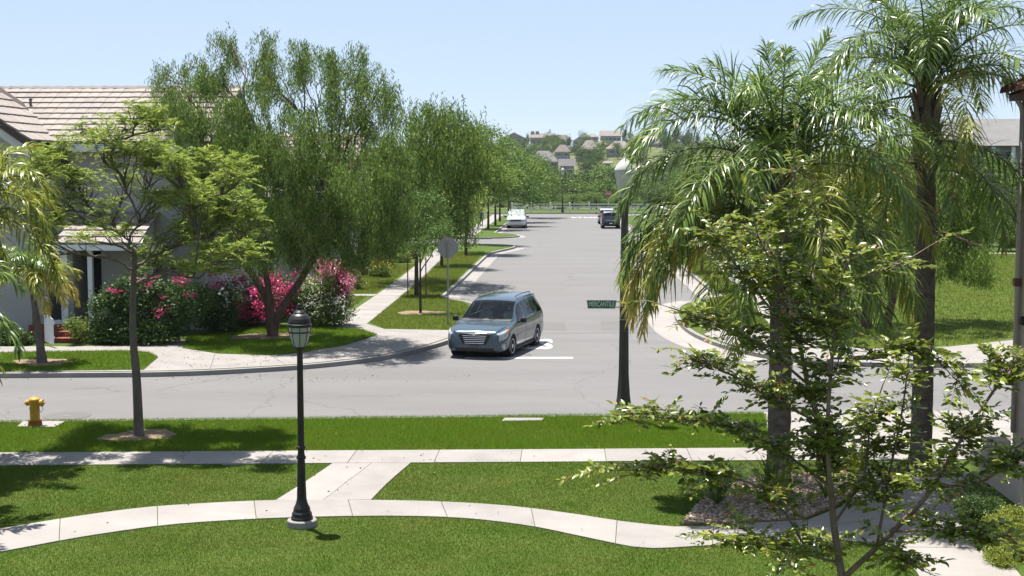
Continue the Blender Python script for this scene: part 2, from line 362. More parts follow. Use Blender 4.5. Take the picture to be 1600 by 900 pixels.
def sheet(name, poly, z, m, kind='structure', parent=None, depth=0.0):
    bm = bmesh.new()
    vs = [bm.verts.new((p[0], p[1], z)) for p in poly]
    f = bm.faces.new(vs); f.normal_update()
    if f.normal.z < 0: f.normal_flip()
    if depth:
        r = bmesh.ops.extrude_face_region(bm, geom=[f])
        # the old face stays on top, the new copy moves down
        for e in r['geom']:
            if isinstance(e, bmesh.types.BMVert): e.co.z = z - depth
        bmesh.ops.recalc_face_normals(bm, faces=bm.faces)
    bmesh.ops.triangulate(bm, faces=[f for f in bm.faces if len(f.verts) > 4])
    me = bpy.data.meshes.new(name); bm.to_mesh(me); bm.free()
    return obj(name, me, m, parent, kind)
def offset_line(pts, d):
    pts = np.array([(p[0], p[1]) for p in pts], float)
    T = np.gradient(pts, axis=0); T /= np.linalg.norm(T, axis=1)[:, None]
    return pts + np.stack([-T[:, 1], T[:, 0]], 1) * d           # to the left of the direction
def ribbon(name, line, d0, d1, z0, z1, m, parent=None, kind=None):
    """strip between two offsets of a line; a closed section from z0 to z1"""
    a = offset_line(line, d0); b = offset_line(line, d1); n = len(a)
    V = [(p[0], p[1], z1) for p in a] + [(p[0], p[1], z1) for p in b] + [(p[0], p[1], z0) for p in a] + [(p[0], p[1], z0) for p in b]
    fs = []
    for i in range(n - 1):
        fs += [(i, i + 1, n + i + 1, n + i), (2 * n + i, 2 * n + i + 1, i + 1, i), (n + i, n + i + 1, 3 * n + i + 1, 3 * n + i)]
    fs += [(0, n, 3 * n, 2 * n), (n - 1, 2 * n - 1, 4 * n - 1, 3 * n - 1)]
    mb = MB(); mb.add([Vector(v) for v in V], fs)
    return mb.obj(name, m, parent, kind)
def slabs(name, A, B, n, z, m='concrete', gap=0.012, cells=None, depth=0.05):
    """a path between two edge lines, laid as single concrete slabs on a dark bed"""
    A = catmull([(p[0], p[1], 0) for p in A], 12); B = catmull([(p[0], p[1], 0) for p in B], 12)
    def par(L, t):
        s = np.concatenate([[0], np.cumsum(np.linalg.norm(np.diff(L, axis=0), axis=1))]); s /= s[-1]
        return np.stack([np.interp(t, s, L[:, k]) for k in range(2)], -1)
    tt = np.linspace(0, 1, n * 6 + 1)
    pa, pb = par(A, tt), par(B, tt)
    bed = sheet(name, [tuple(p) for p in pa] + [tuple(p) for p in pb[::-1]], z - 0.022, 'joint')
    for i in range(n):
        L = par(A, np.array([0.5]))
        e = gap / max(0.2, np.linalg.norm(pa[-1] - pa[0])) / 2
        t = np.linspace(i / n + (e if i else 0), (i + 1) / n - (e if i < n - 1 else 0), 6)
        a, b = par(A, t), par(B, t)
        poly = [tuple(p) for p in a] + [tuple(p) for p in b[::-1]]
        ar = sum(poly[k][0] * poly[(k + 1) % 12][1] - poly[(k + 1) % 12][0] * poly[k][1] for k in range(12))
        if ar < 0: poly = poly[::-1]
        zz = z + random.uniform(-0.003, 0.003)
        MB().prism(poly, zz - depth, zz).obj('slab', random.choice([m, m, 'concrete_b']), bed)
    return [tuple(p) for p in pa] + [tuple(p) for p in pb[::-1]]

# ------------------------------------------------------------------ ground, hills and roads
ZR = -0.12
sheet('ground', [(-900, -60), (900, -60), (900, 232), (-900, 232)], -0.32, 'hill')
ny, nx = 70, 90
ys = np.concatenate([np.linspace(200, 900, 50), np.linspace(930, 4500, 20)]); xs = np.linspace(-1100, 1300, nx)
hz = np.interp(ys, [200, 215, 262, 330, 400, 520, 700, 850, 1500, 4500], [-0.36, -0.5, -3.5, -1.5, 3.6, 9.6, 17.2, 20.5, 17, 10])
XX, YY = np.meshgrid(xs, ys)
ZZ = hz[:, None] + (np.sin(XX / 83 + 1) * np.cos(YY / 97) * 1.8 + np.sin(XX / 37) * 0.7) * np.clip((YY - 330) / 200, 0, 1)
V = np.stack([XX, YY, ZZ], -1).reshape(-1, 3)
i, j = np.meshgrid(np.arange(nx - 1), np.arange(ny - 1)); a = (j * nx + i).ravel()
obj('hillside', npmesh('hillside', V, np.stack([a, a + 1, a + nx + 1, a + nx], 1)), 'hill', kind='structure', smooth=True)
def hillz(x, y):
    z = np.interp(y, [200, 215, 262, 330, 400, 520, 700, 850, 1500, 4500], [-0.36, -0.5, -3.5, -1.5, 3.6, 9.6, 17.2, 20.5, 17, 10])
    return float(z + (math.sin(x / 83 + 1) * math.cos(y / 97) * 1.8 + math.sin(x / 37) * 0.7) * min(1, max(0, (y - 330) / 200)))

sheet('road', [(-90, 20), (60, 20), (60, 60), (20, 195), (-90, 195)], ZR, 'asphalt')
# seam where the side street meets the cross street, and an old trench patch
sheet('road_patch', [(-3.2, 49.2), (3.3, 49.4), (3.3, 49.52), (-3.2, 49.32)], ZR + 0.004, 'asphalt_patch')
sheet('road_patch', [(1.4, 50.3), (2.6, 50.4), (2.6, 53.4), (1.4, 53.3)], ZR + 0.004, 'asphalt_patch')
sheet('road_patch', [(-1.5, 50.2), (0.1, 50.2), (0.0, 53.0), (-1.4, 53.0)], ZR + 0.004, 'asphalt_patch')

# raised blocks: pavement and lawn level is z = 0
near_edge = [(-60, 25.6), (-30, 28.75), (-12.79, 30.5), (-7.07, 31.08), (0.28, 31.8), (4.6, 32.3), (20, 33.7), (60, 37)]
left_edge = [(-60, 34.2), (-30, 36.6), (-15.93, 37.97), (-11.48, 38.4), (-8.96, 39.3), (-7.24, 40.35), (-5.7, 42.0), (-4.5, 44.6), (-3.75, 47.6), (-3.55, 51), (-3.6, 56), (-4.1, 59.3), (-5.5, 62.0), (-5.65, 65), (-5.55, 72.5), (-5.45, 91), (-5.25, 97), (-4.2, 102.5), (-3.9, 105), (-4.4, 107.3), (-7, 108.4), (-12, 108.8), (-60, 109.5)]
left2_edge = [(-60, 119.5), (-12, 119), (-6.5, 119.6), (-4.5, 121.5), (-4.2, 124), (-4.8, 126.5), (-6.5, 129), (-6.6, 135), (-6.6, 172), (-7.3, 179), (-9.5, 183), (-14, 184.5), (-60, 185.5)]
right_edge = [(60, 46.5), (30, 42.6), (13.2, 41.2), (9.0, 41.2), (7.0, 42.0), (5.6, 44.4), (4.75, 48), (4.5, 52), (4.65, 56), (5.3, 59.5), (7.15, 63.2), (7.2, 66), (7.2, 98), (6.9, 102), (5.4, 106), (5.2, 109), (5.8, 112), (7.1, 116), (7.1, 165), (8, 178), (11, 184), (16, 186.5), (40, 188)]
def sm(line, m=4): return [tuple(p[:2]) for p in catmull([(p[0], p[1], 0) for p in line], m)]
NE, LE, L2, RE = sm(near_edge), sm(left_edge), sm(left2_edge), sm(right_edge)
sheet('near_lawn', NE + [(60, -30), (-60, -30)], 0.0, 'lawn', depth=0.5)
sheet('corner_block_left', LE, 0.0, 'lawn', depth=0.5)
sheet('far_block_left', L2, 0.0, 'lawn', depth=0.5)
sheet('park_lawn', RE + [(60, 188)], 0.0, 'lawn', depth=0.5)
sheet('far_verge', [(-90, 192.3), (-12, 191.8), (0, 191.6), (14, 191.9), (90, 193), (90, 214), (-90, 214)], 0.0, 'lawn', depth=0.5)
kb = []
kb.append(ribbon('kerb', NE, -0.15, 0.02, -0.4, 0.012, 'kerb', None, 'structure'))
kb.append(ribbon('kerb', LE, 0.012, -0.16, -0.4, 0.014, 'kerb', None, 'structure'))
kb.append(ribbon('kerb', L2, 0.012, -0.16, -0.4, 0.014, 'kerb', None, 'structure'))
kb.append(ribbon('kerb', RE, -0.012, 0.16, -0.4, 0.014, 'kerb', None, 'structure'))
ribbon('kerb', [(-90, 192.3), (-12, 191.8), (0, 191.6), (14, 191.9), (90, 193)], 0.012, -0.16, -0.4, 0.014, 'kerb', None, 'structure')
def seg(line, y0, y1, x0=-99, x1=99): return [p for p in line if y0 <= p[1] <= y1 and x0 <= p[0] <= x1]
def flat_ribbon(name, line, d0, d1, z, m):
    a = offset_line(line, d0); b = offset_line(line, d1)
    return sheet(name, [tuple(p) for p in a] + [tuple(p) for p in b[::-1]], z, m)
# concrete gutters
gl = [p for p in LE if 61.5 < p[1] < 106]
flat_ribbon('gutter', gl, -0.02, -0.85, ZR + 0.005, 'concrete_b')
gr = [p for p in RE if 42.3 < p[1] < 62]
flat_ribbon('gutter', gr, 0.02, 1.25, ZR + 0.005, 'concrete')
gr2 = [p for p in RE if 63.0 < p[1] < 104]
flat_ribbon('gutter', gr2, 0.02, 1.0, ZR + 0.005, 'concrete')
flat_ribbon('gutter', [p for p in L2 if 119.2 < p[1] < 178 and p[0] > -20], -0.02, -0.7, ZR + 0.005, 'concrete_b')
flat_ribbon('gutter', [p for p in RE if 107 < p[1] < 178], 0.02, 0.7, ZR + 0.005, 'concrete_b')

# ------------------------------------------------------------------ pavements and paths of single slabs
near_walks = []
swt = lambda x: 27.80 + 0.068 * x
near_walks.append(slabs('sidewalk', [(-16, swt(-16)), (-5, swt(-5)), (4.2, swt(4.2))], [(-16, swt(-16) - 1.22), (-5, swt(-5) - 1.22), (4.2, swt(4.2) - 1.22)], 12, 0.018))
ct = [(-10.6, 19.6), (-8.94, 21.12), (-8.01, 21.97), (-7.05, 22.62), (-6.02, 22.98), (-4.97, 23.2), (-3.31, 23.28), (-1.98, 23.2), (-0.87, 22.94), (0.21, 22.42), (0.83, 22.05), (1.63, 21.72), (2.15, 21.72), (3.97, 22.2)]
cb = [(-10.1, 18.4), (-8.43, 19.8), (-7.49, 20.7), (-6.48, 21.42), (-5.63, 21.76), (-4.53, 22.02), (-2.98, 22.2), (-1.7, 22.12), (-0.63, 21.7), (0.2, 21.1), (0.97, 20.52), (1.35, 20.4), (2.14, 20.58), (3.77, 21.05)]
near_walks.append(slabs('garden_path', ct, cb, 10, 0.018))
dL = [(-4.97, 23.22), (-4.72, 24.7), (-4.5, swt(-4.5) - 1.24)]
dR = [(-3.33, 23.29), (-3.2, 24.7), (-2.98, swt(-2.98) - 1.24)]
dM = [((a[0] + b[0]) / 2, (a[1] + b[1]) / 2) for a, b in zip(dL, dR)]
near_walks.append(slabs('connecting_path', dL, [(m[0] - 0.006, m[1]) for m in dM], 1, 0.019))
near_walks.append(slabs('connecting_path', [(m[0] + 0.006, m[1]) for m in dM], dR, 1, 0.019))
# driveway mouth and the paved court by the building
drive = [(4.22, swt(4.2) - 1.22), (4.22, swt(4.2)), (4.75, 32.15), (10.4, 32.7), (9.6, 27.2)]
MB().prism(drive[::-1], -0.03, 0.017).obj('driveway', 'concrete', None, 'structure')
near_walks.append(drive)
cA = [(3.98, 22.2), (4.6, 23.2), (5.3, 24.6), (5.75, 25.6)]
cB = [(3.78, 21.03), (6.55, 20.52), (7.05, 23.6), (7.2, 25.5)]
court = [(3.98, 22.21), (4.7, 23.1), (5.3, 24.4), (5.75, 25.75), (7.6, 25.85), (7.15, 24.7), (7.02, 23.65), (6.55, 20.5), (6.4, 19.0), (6.2, 16), (4.6, 16), (5.0, 19.2), (5.05, 20.5), (4.6, 20.9), (3.79, 21.06)]
MB().prism(court[::-1] if sum(court[k][0] * court[(k + 1) % 15][1] - court[(k + 1) % 15][0] * court[k][1] for k in range(15)) < 0 else court, -0.03, 0.016).obj('paved_court', 'concrete', None, 'structure')
near_walks.append(court)
for a, b in (((3.9, 21.6), (7.0, 23.4)), ((5.0, 20.6), (6.6, 20.6)), ((5.4, 24.9), (7.3, 24.9))):
    d = Vector((b[0] - a[0], b[1] - a[1])).normalized() * 0.006; q = Vector((-d.y, d.x))
    sheet('court_joint', [(a[0] - q.x, a[1] - q.y), (b[0] - q.x, b[1] - q.y), (b[0] + q.x, b[1] + q.y), (a[0] + q.x, a[1] + q.y)], 0.0185, 'joint')
# the far-left corner: wide concrete behind the kerb, small lawns let into it
corner = [(-60, 34.4), (-30, 36.8)] + [(p[0] - 0.05, p[1] + 0.16) for p in LE if -29 < p[0] and p[1] < 48.5] + [(-3.9, 48.9), (-6.5, 49.25), (-7.4, 51.0), (-8.6, 51.0), (-8.9, 49.8), (-10.7, 50.0), (-12.7, 46.4), (-14, 44.1), (-20, 43.6), (-60, 40.5)]
MB().prism(corner, -0.03, 0.012).obj('corner_pavement', 'concrete_b', None, 'structure')
joints = [((-15.9, 38.2), (-17.8, 43.7)), ((-12.1, 38.6), (-12.4, 41.3)), ((-10.2, 39.0), (-10.9, 42.3)), ((-8.2, 39.9), (-9.1, 42.0)), ((-6.7, 41.1), (-8.2, 42.6)), ((-5.6, 42.4), (-7.2, 44.5)), ((-4.6, 44.6), (-6.5, 47.3)), ((-4.0, 46.6), (-6.5, 49.1)), ((-8.7, 50.1), (-7.3, 50.9))]
for a, b in joints:
    d = Vector((b[0] - a[0], b[1] - a[1])).normalized() * 0.008; q = Vector((-d.y, d.x))
    sheet('pavement_joint', [(a[0] - q.x, a[1] - q.y), (b[0] - q.x, b[1] - q.y), (b[0] + q.x, b[1] + q.y), (a[0] + q.x, a[1] + q.y)], 0.0145, 'joint')
slabs('side_pavement', [(-8.62, 51.0), (-8.75, 70), (-9.2, 90), (-9.5, 107.8)], [(-7.38, 51.0), (-7.5, 70), (-7.95, 90), (-8.25, 107.8)], 34, 0.014, gap=0.03)
slabs('side_pavement', [(-9.4, 120), (-9.5, 150), (-9.5, 182)], [(-8.0, 120), (-8.1, 150), (-8.1, 182)], 14, 0.014, gap=0.04)
slabs('side_pavement', [(7.5, 48.2), (8.1, 60), (9.5, 90), (11.2, 130), (12, 170)], [(9.0, 48.2), (9.6, 60), (11.0, 90), (12.7, 130), (13.5, 170)], 46, 0.014, gap=0.03)
rcorner = [(p[0] + 0.16, p[1] + 0.03) for p in RE if p[1] < 48.6 and p[0] < 31][::1]
rlawn_front = [(30, 46.8), (15.3, 46.9), (12.5, 44.9), (9.64, 44.3), (8.6, 45.2), (9.05, 48.2), (7.45, 48.2), (6.3, 50.7), (5.2, 51.0)]
poly = rcorner + rlawn_front[::-1]
ar = sum(poly[k][0] * poly[(k + 1) % len(poly)][1] - poly[(k + 1) % len(poly)][0] * poly[k][1] for k in range(len(poly)))
MB().prism(poly if ar > 0 else poly[::-1], -0.03, 0.012).obj('corner_pavement', 'concrete_b', None, 'structure')
for a, b in [((22, 97.2), (50, 96.0)), ((26, 106.0), (50, 116.0))]:
    slabs('park_path', [(a[0], a[1] + 0.8), (b[0], b[1] + 0.8)], [a, b], 8, 0.014, gap=0.03)
slabs('yard_path', [(-8.7, 63.4), (-15, 63.2)], [(-8.7, 62.5), (-15, 62.3)], 4, 0.014)

# lawns let into the corner, raised a little above the concrete
lawn1 = [(-30, 40.6), (-17.68, 42.19), (-13.91, 42.79), (-13.02, 42.4), (-12.41, 41.3), (-12.05, 38.72), (-15.93, 38.2), (-30, 36.95)]
lawn2 = [(-12.3, 43.6), (-10.82, 42.29), (-9.12, 41.95), (-8.25, 42.54), (-7.15, 44.51), (-6.49, 47.37), (-7.27, 48.9), (-8.91, 49.65), (-10.63, 50.01), (-12.9, 46.3)]
lawn3 = [(-7.35, 51.5), (-6.5, 49.3), (-4.0, 49.1), (-3.72, 51), (-3.76, 56), (-4.25, 59.2), (-5.64, 62.0), (-5.66, 98), (-8.2, 98), (-7.55, 70)]
lawn4 = [(5.0, 51.5), (5.0, 56), (5.5, 59.1), (7.4, 63.0), (7.45, 100), (9.9, 100), (9.5, 90), (8.1, 60), (7.5, 49.3)]
lawn5 = [(9.2, 48.3), (8.8, 45.5), (9.64, 44.45), (12.49, 45.05), (15.26, 47.3), (24, 47.5), (34, 70), (40, 96), (22, 96.8), (11.3, 95), (9.7, 60)]
for k, lw in enumerate((lawn1, lawn2)):
    sheet('lawn', lw, 0.026, 'lawn', depth=0.03)
yard = [(-8.8, 51.3), (-9.0, 62.4), (-13, 62.2), (-13, 52), (-10, 51)]
yard2 = [(-8.85, 63.6), (-9.1, 84), (-13, 84), (-13, 63.4)]

# painted markings
def text_mesh(s, size=1.0, sx=1.0, depth=0.0, bold=0.0):
    cu = bpy.data.curves.new('txt', 'FONT'); cu.body = s; cu.size = size; cu.align_x = 'CENTER'; cu.align_y = 'CENTER'
    cu.extrude = depth; cu.offset = bold; cu.resolution_u = 4
    o = bpy.data.objects.new('txt', cu); COL.objects.link(o)
    bpy.context.view_layer.update()
    me = bpy.data.meshes.new_from_object(o.evaluated_get(bpy.context.evaluated_depsgraph_get()))
    bpy.data.objects.remove(o); bpy.data.curves.remove(cu)
    for v in me.vertices: v.co.x *= sx
    me.materials.clear()
    return me
sheet('stop_line', [(-3.1, 42.33), (0.29, 42.52), (0.27, 42.86), (-3.1, 42.7)], ZR + 0.005, 'paint_white')
me = text_mesh('STOP', 1.0, 0.98, bold=0.035)
o = obj('stop_lettering', me, 'paint_white'); o.location = (-1.62, 46.25, ZR + 0.006); o.rotation_euler = (0, 0, R(181)); o.scale = (1.05, 3.6, 1)
tag(o, 'white lettering painted on the road behind the minivan', 'road marking')
me = text_mesh('STOP', 1.0, 0.98, bold=0.03)
o = obj('stop_lettering', me, 'paint_white'); o.location = (2.6, 176, ZR + 0.006); o.scale = (1.5, 4.5, 1)
tag(o, 'faint white lettering painted on the road at the far end of the street', 'road marking')

# ------------------------------------------------------------------ grass blades
def blades(name, polys, holes, dens, h, wd, m, seed, label, z=0.0):
    g = np.random.default_rng(seed); C = []
    for poly in polys:
        a = np.array([(p[0], p[1]) for p in poly]); lo, hi = a.min(0), a.max(0)
        n = int((hi - lo).prod() * dens)
        xy = lo + g.random((n, 2)) * (hi - lo)
        k = inpoly(xy[:, 0], xy[:, 1], poly)
        for hp in holes: k &= ~inpoly(xy[:, 0], xy[:, 1], hp)
        C.append(xy[k])
    C = np.concatenate(C); n = len(C)
    az = g.random(n) * 2 * np.pi; S = np.stack([np.cos(az), np.sin(az), np.zeros(n)], 1)
    patch = 0.5 + 0.5 * np.sin(C[:, 0] * 1.7 + np.sin(C[:, 1] * 2.1) * 1.3) * np.sin(C[:, 1] * 1.3 + 0.7)
    hh = h * (0.55 + 0.7 * g.random(n)) * (0.85 + 0.3 * patch)
    lean = g.normal(size=(n, 2)) * 0.45
    B = np.concatenate([C, np.full((n, 1), z)], 1)
    T = B + np.concatenate([lean * hh[:, None], hh[:, None]], 1)
    ww = wd * (0.7 + 0.6 * g.random(n))[:, None]
    V = np.stack([B - S * ww / 2, B + S * ww / 2, T], 1).reshape(-1, 3)
    o = obj(name, npmesh(name, V, np.arange(3 * n).reshape(-1, 3)), m)
    return tag(o, label, 'grass', kind='stuff')
def ring(cx, cy, rx, ry, seed, n=30):
    g = np.random.default_rng(seed); a = np.linspace(0, 2 * math.pi, n, endpoint=False)
    f = 1 + 0.13 * np.sin(2 * a + g.random() * 6) + 0.10 * np.sin(3 * a + g.random() * 6) + 0.07 * np.sin(7 * a + g.random() * 6) + g.normal(size=n) * 0.05
    return [(cx + rx * f[k] * math.cos(a[k]), cy + ry * f[k] * math.sin(a[k])) for k in range(n)]
soils = [ring(-15.5, 40.0, 0.85, 0.8, 1), ring(-5.8, 54.9, 0.85, 0.85, 2), ring(-10.1, 46.6, 1.3, 0.9, 3)]
hyd_pad = [P(27, 668), P(86, 669), P(102, 660), P(36, 660)]
jac_soil = ring(-9.12, 28.95, 0.85, 0.62, 4)
mulch = [(1.9, 21.86), (2.2, 22.9), (2.7, 24.2), (3.6, 25.35), (5.0, 25.9), (5.7, 25.85), (5.25, 24.5), (4.65, 23.2), (3.95, 22.28), (2.9, 21.95)]
nedge = lambda x: np.interp(x, [p[0] for p in NE], [p[1] for p in NE])
strip = [(-14, nedge(-14) - 0.0), (-7, nedge(-7) - 0.0), (0, nedge(0)), (4.7, nedge(4.7)), (4.25, swt(4.2)), (-14, swt(-14))]
cov = [P(784, 660), P(846, 659), P(850, 655), P(788, 655)]; cov2 = [P(347, 728), P(385, 727), P(388, 724), P(352, 725)]
hol = [[tuple(q[:2]) for q in hyd_pad], jac_soil, [tuple(q[:2]) for q in cov], [tuple(q[:2]) for q in cov2], mulch] + near_walks
blades('grass', [strip], hol, 3000, 0.065, 0.0085, 'grass_blade', 1, 'lush green grass of the verge along the road')
mid = [(-14, swt(-14) - 1.2), (5.8, swt(5.8) - 1.2), (5.8, 20.5), (-11, 18.0)]
low = [(-10.2, 18.3), (-8.43, 19.8), (-6.48, 21.42), (-4.53, 22.02), (-2.98, 22.2), (-1.7, 22.12), (-0.63, 21.7), (0.97, 20.52), (2.14, 20.58), (3.77, 21.05), (5.1, 20.6), (4.8, 16.5), (-9.5, 16.5)]
midh = [low]
blades('grass', [mid], hol + midh, 2900, 0.030, 0.008, 'grass_dry', 2, 'mown lawn between the pavement and the curved path')
blades('grass', [low], hol, 3300, 0.029, 0.0075, 'grass_dry', 3, 'mown lawn below the curved path')
vis1 = [p for p in lawn1 if p[0] > -29]; vis1 = [(-18.5, 42.05)] + lawn1[1:7] + [(-18.5, 37.9)]
blades('grass', [vis1], soils, 900, 0.07, 0.016, 'grass_blade', 4, 'grass strip behind the far kerb by the small palm', 0.026)
blades('grass', [lawn2], soils, 900, 0.07, 0.016, 'grass_blade', 5, 'shaded patch of grass under the big pepper tree', 0.026)
blades('grass', [lawn3, yard, yard2], soils, 420, 0.08, 0.022, 'grass_park', 6, 'grass verge left of the side street')
blades('grass', [lawn4], [], 350, 0.08, 0.024, 'grass_park', 7, 'grass verge right of the side street')
blades('grass', [[p for p in lawn5]], [], 110, 0.09, 0.036, 'grass_park', 8, 'wide park lawn on the right')

# mulch chips
sheet('mulch_bed', mulch, 0.03, 'soil', depth=0.05)
n = 16000; a = np.array(mulch); xy = a.min(0) + rng.random((n, 2)) * (a.max(0) - a.min(0)); xy = xy[inpoly(xy[:, 0], xy[:, 1], mulch)]
n = len(xy); D = rng.normal(size=(n, 3)) * np.array([1, 1, 0.25])
V, Fq = leaves(np.concatenate([xy, 0.035 + 0.025 * rng.random((n, 1))], 1), D, 0.05 + 0.06 * rng.random(n), 0.015 + 0.015 * rng.random(n))
tag(obj('mulch_chips', npmesh('mulch_chips', V, Fq), 'mulch'), 'brown wood chip mulch around the palm', 'mulch', kind='stuff')
for poly, z in zip([jac_soil] + soils, (0.012, 0.036, 0.03, 0.05)): sheet('soil_patch', poly, z, 'soil')

# fallen leaves and bits of bark under the street trees and along the gutters
gl_ = np.random.default_rng(300); C = []
for cx, cy, sx, sy, nn, zz in ((-9.1, 28.6, 2.2, 1.2, 260, 0.05), (-9.3, 43.2, 3.2, 2.2, 420, 0.045), (-8.0, 40.0, 3.0, 0.7, 200, 0.03), (-9.0, 38.1, 4.0, 0.5, 160, ZR + 0.012), (-6.2, 26.6, 3.5, 0.7, 90, 0.03), (4.4, 24.0, 1.2, 1.0, 120, 0.06), (5.6, 23.2, 0.8, 1.0, 60, 0.03), (-3.0, 22.6, 3.0, 1.6, 70, 0.04)):
    p = gl_.normal(size=(nn, 3)) * [sx, sy, 0.003] + [cx, cy, zz]; C.append(p)
C = np.concatenate(C); keep = ~((C[:, 2] > 0) & inpoly(C[:, 0], C[:, 1], [(-60, 25.9), (-12.79, 30.4), (0.28, 31.7), (20, 33.6), (20, 41), (6, 41.5), (3, 46), (-3, 46), (-5.7, 42.2), (-8.96, 39.5), (-15.9, 38.1), (-60, 34.4)]))
C = C[keep]; D = gl_.normal(size=C.shape) * [1, 1, 0.15]
V, Fq = leaves(C, D, gl_.uniform(0.03, 0.08, len(C)), gl_.uniform(0.012, 0.03, len(C)), gl_)
leafmat('litter', (0.10, 0.065, 0.03), (0.26, 0.19, 0.08), 0.1, 0.8, 0.1)
tag(obj('leaf_litter', npmesh('leaf_litter', V, Fq), 'litter'), 'dry fallen leaves scattered under the trees and on the pavements', 'leaf litter', kind='stuff')

# ------------------------------------------------------------------ trees
def limb(q, a, b, r0, r1, bow=0.3, n=7, g=rng, k=6, sag=None):
    a, b = np.array(tuple(a), float), np.array(tuple(b), float); d = b - a; L = np.linalg.norm(d)
    mid = a + d * 0.5 + np.array([g.normal() * 0.08 * L, g.normal() * 0.08 * L, bow * L * 0.35])
    pts = catmull([a, mid, b], n); 
    pts[1:-1] += g.normal(size=(len(pts) - 2, 3)) * 0.012 * L
    q.add(*tube(pts, np.linspace(r0, r1, len(pts)), k)); return pts
def ell(lobes, n, g, shell=0.5):
    """n points spread through ellipsoids (c, r), thickest towards their skins"""
    wt = np.array([(l[1][0] * l[1][1] * l[1][2]) ** 0.6 * (l[2] if len(l) > 2 else 1) for l in lobes]); wt /= wt.sum()
    k = g.choice(len(lobes), n, p=wt)
    C = np.array([tuple(l[0]) for l in lobes])[k]; Rr = np.array([tuple(l[1]) for l in lobes])[k]
    d = unit(g.normal(size=(n, 3))); r = g.random(n) ** (1 / 3)
    r = np.where(g.random(n) < shell, 0.75 + 0.3 * g.random(n), r)
    return C + d * Rr * r[:, None], k
def weeping_crown(lobes, strands, per, g, L=0.15, W=0.032, ls=(0.5, 1.2), zmin=0.0, sig=0.16):
    nc = max(40, strands // 13); C0, _ = ell(lobes, nc, g, 0.55); kk = g.integers(0, nc, strands)
    S = C0[kk] + g.normal(size=(strands, 3)) * np.array([1, 1, 0.9]) * (sig * g.uniform(0.6, 1.5, nc)[kk])[:, None]
    n = strands * per
    t = np.tile(np.linspace(0, 1, per), strands); ln = np.repeat(g.uniform(*ls, strands), per)
    drift = np.repeat(g.normal(size=(strands, 2)) * 0.10, per, 0)
    C = np.repeat(S, per, 0)
    C[:, :2] += drift * t[:, None] + g.normal(size=(n, 2)) * 0.05
    C[:, 2] -= t * ln
    C[:, 2] = np.maximum(C[:, 2], zmin + g.random(n) * 0.4)
    D = np.concatenate([g.normal(size=(n, 2)) * 0.55, -np.ones((n, 1))], 1)
    return leaves(C, D, L * g.uniform(0.7, 1.3, n), W * g.uniform(0.7, 1.3, n), g)
def clump_crown(lobes, clumps, per, g, cr=0.3, L=0.10, W=0.05, up=0.0, flat=0.7):
    S, _ = ell(lobes, clumps, g, 0.65)
    n = clumps * per
    C = np.repeat(S, per, 0) + g.normal(size=(n, 3)) * np.array([cr, cr, cr * flat]) * np.repeat(g.uniform(0.6, 1.4, clumps), per)[:, None]
    D = g.normal(size=(n, 3)); D[:, 2] = D[:, 2] * 0.6 + up
    return leaves(C, D, L * g.uniform(0.6, 1.4, n), W * g.uniform(0.6, 1.4, n), g)
def pxlobe(px, py, Y, rx, ry, dep=None, wt=1.0):
    c = at(px, py, Y); s = Y / F
    return (c, (rx * s, dep if dep else rx * s * 0.9, ry * s), wt)

# the large pepper tree on the corner, plumes rising from arching limbs
def pepper_tree(name, label, base, forks, lobes, strands, per, seed, leaf='pepper_leaf', r0=0.24, ls=(0.5, 1.25), group=None, zmin=1.6, tips=None, L=0.15, W=0.032, bark='bark_brown', sig=0.16):
    g = np.random.default_rng(seed); base = Vector(base)
    t = root(name, label, 'tree', base, group=group)
    q = Q()
    for f in forks:
        pts = catmull([base + Vector(f[0])] + [Vector(v) + base for v in f[1:]], 5)
        q.add(*tube(pts, np.linspace(r0 * 1.15, r0 * 0.55, len(pts)), 9))
        q_end = pts[-1]
        f.append(Vector(q_end))
    for lo in lobes:
        c = Vector(lo[0]); e = min(forks, key=lambda f: (Vector(f[-1]) - c).length)[-1]
        tip = c + Vector((0, 0, lo[1][2] * 0.6))
        pts = limb(q, e, tip, r0 * 0.38, 0.010, 0.35, 7, g)
        for _ in range(5):
            p = pts[g.integers(len(pts) // 2, len(pts) - 1)]
            d = unit(g.normal(size=3)) * np.array(lo[1]) * 0.8
            limb(q, p, np.array(c) + d * np.array([1, 1, 0.9]), 0.022, 0.006, 0.2, 4, g, 4)
    q.V = [v - np.array(base) for v in q.V]
    obj('trunk', q.mesh('trunk'), bark, t, smooth=True)
    V, Fq = weeping_crown(lobes, strands, per, g, ls=ls, zmin=zmin, L=L, W=W, sig=sig)
    obj('crown', npmesh('crown', V - np.array(base), Fq), leaf, t, 'stuff')
    return t
Yp = 47.0
g0 = np.random.default_rng(21)
lob = []
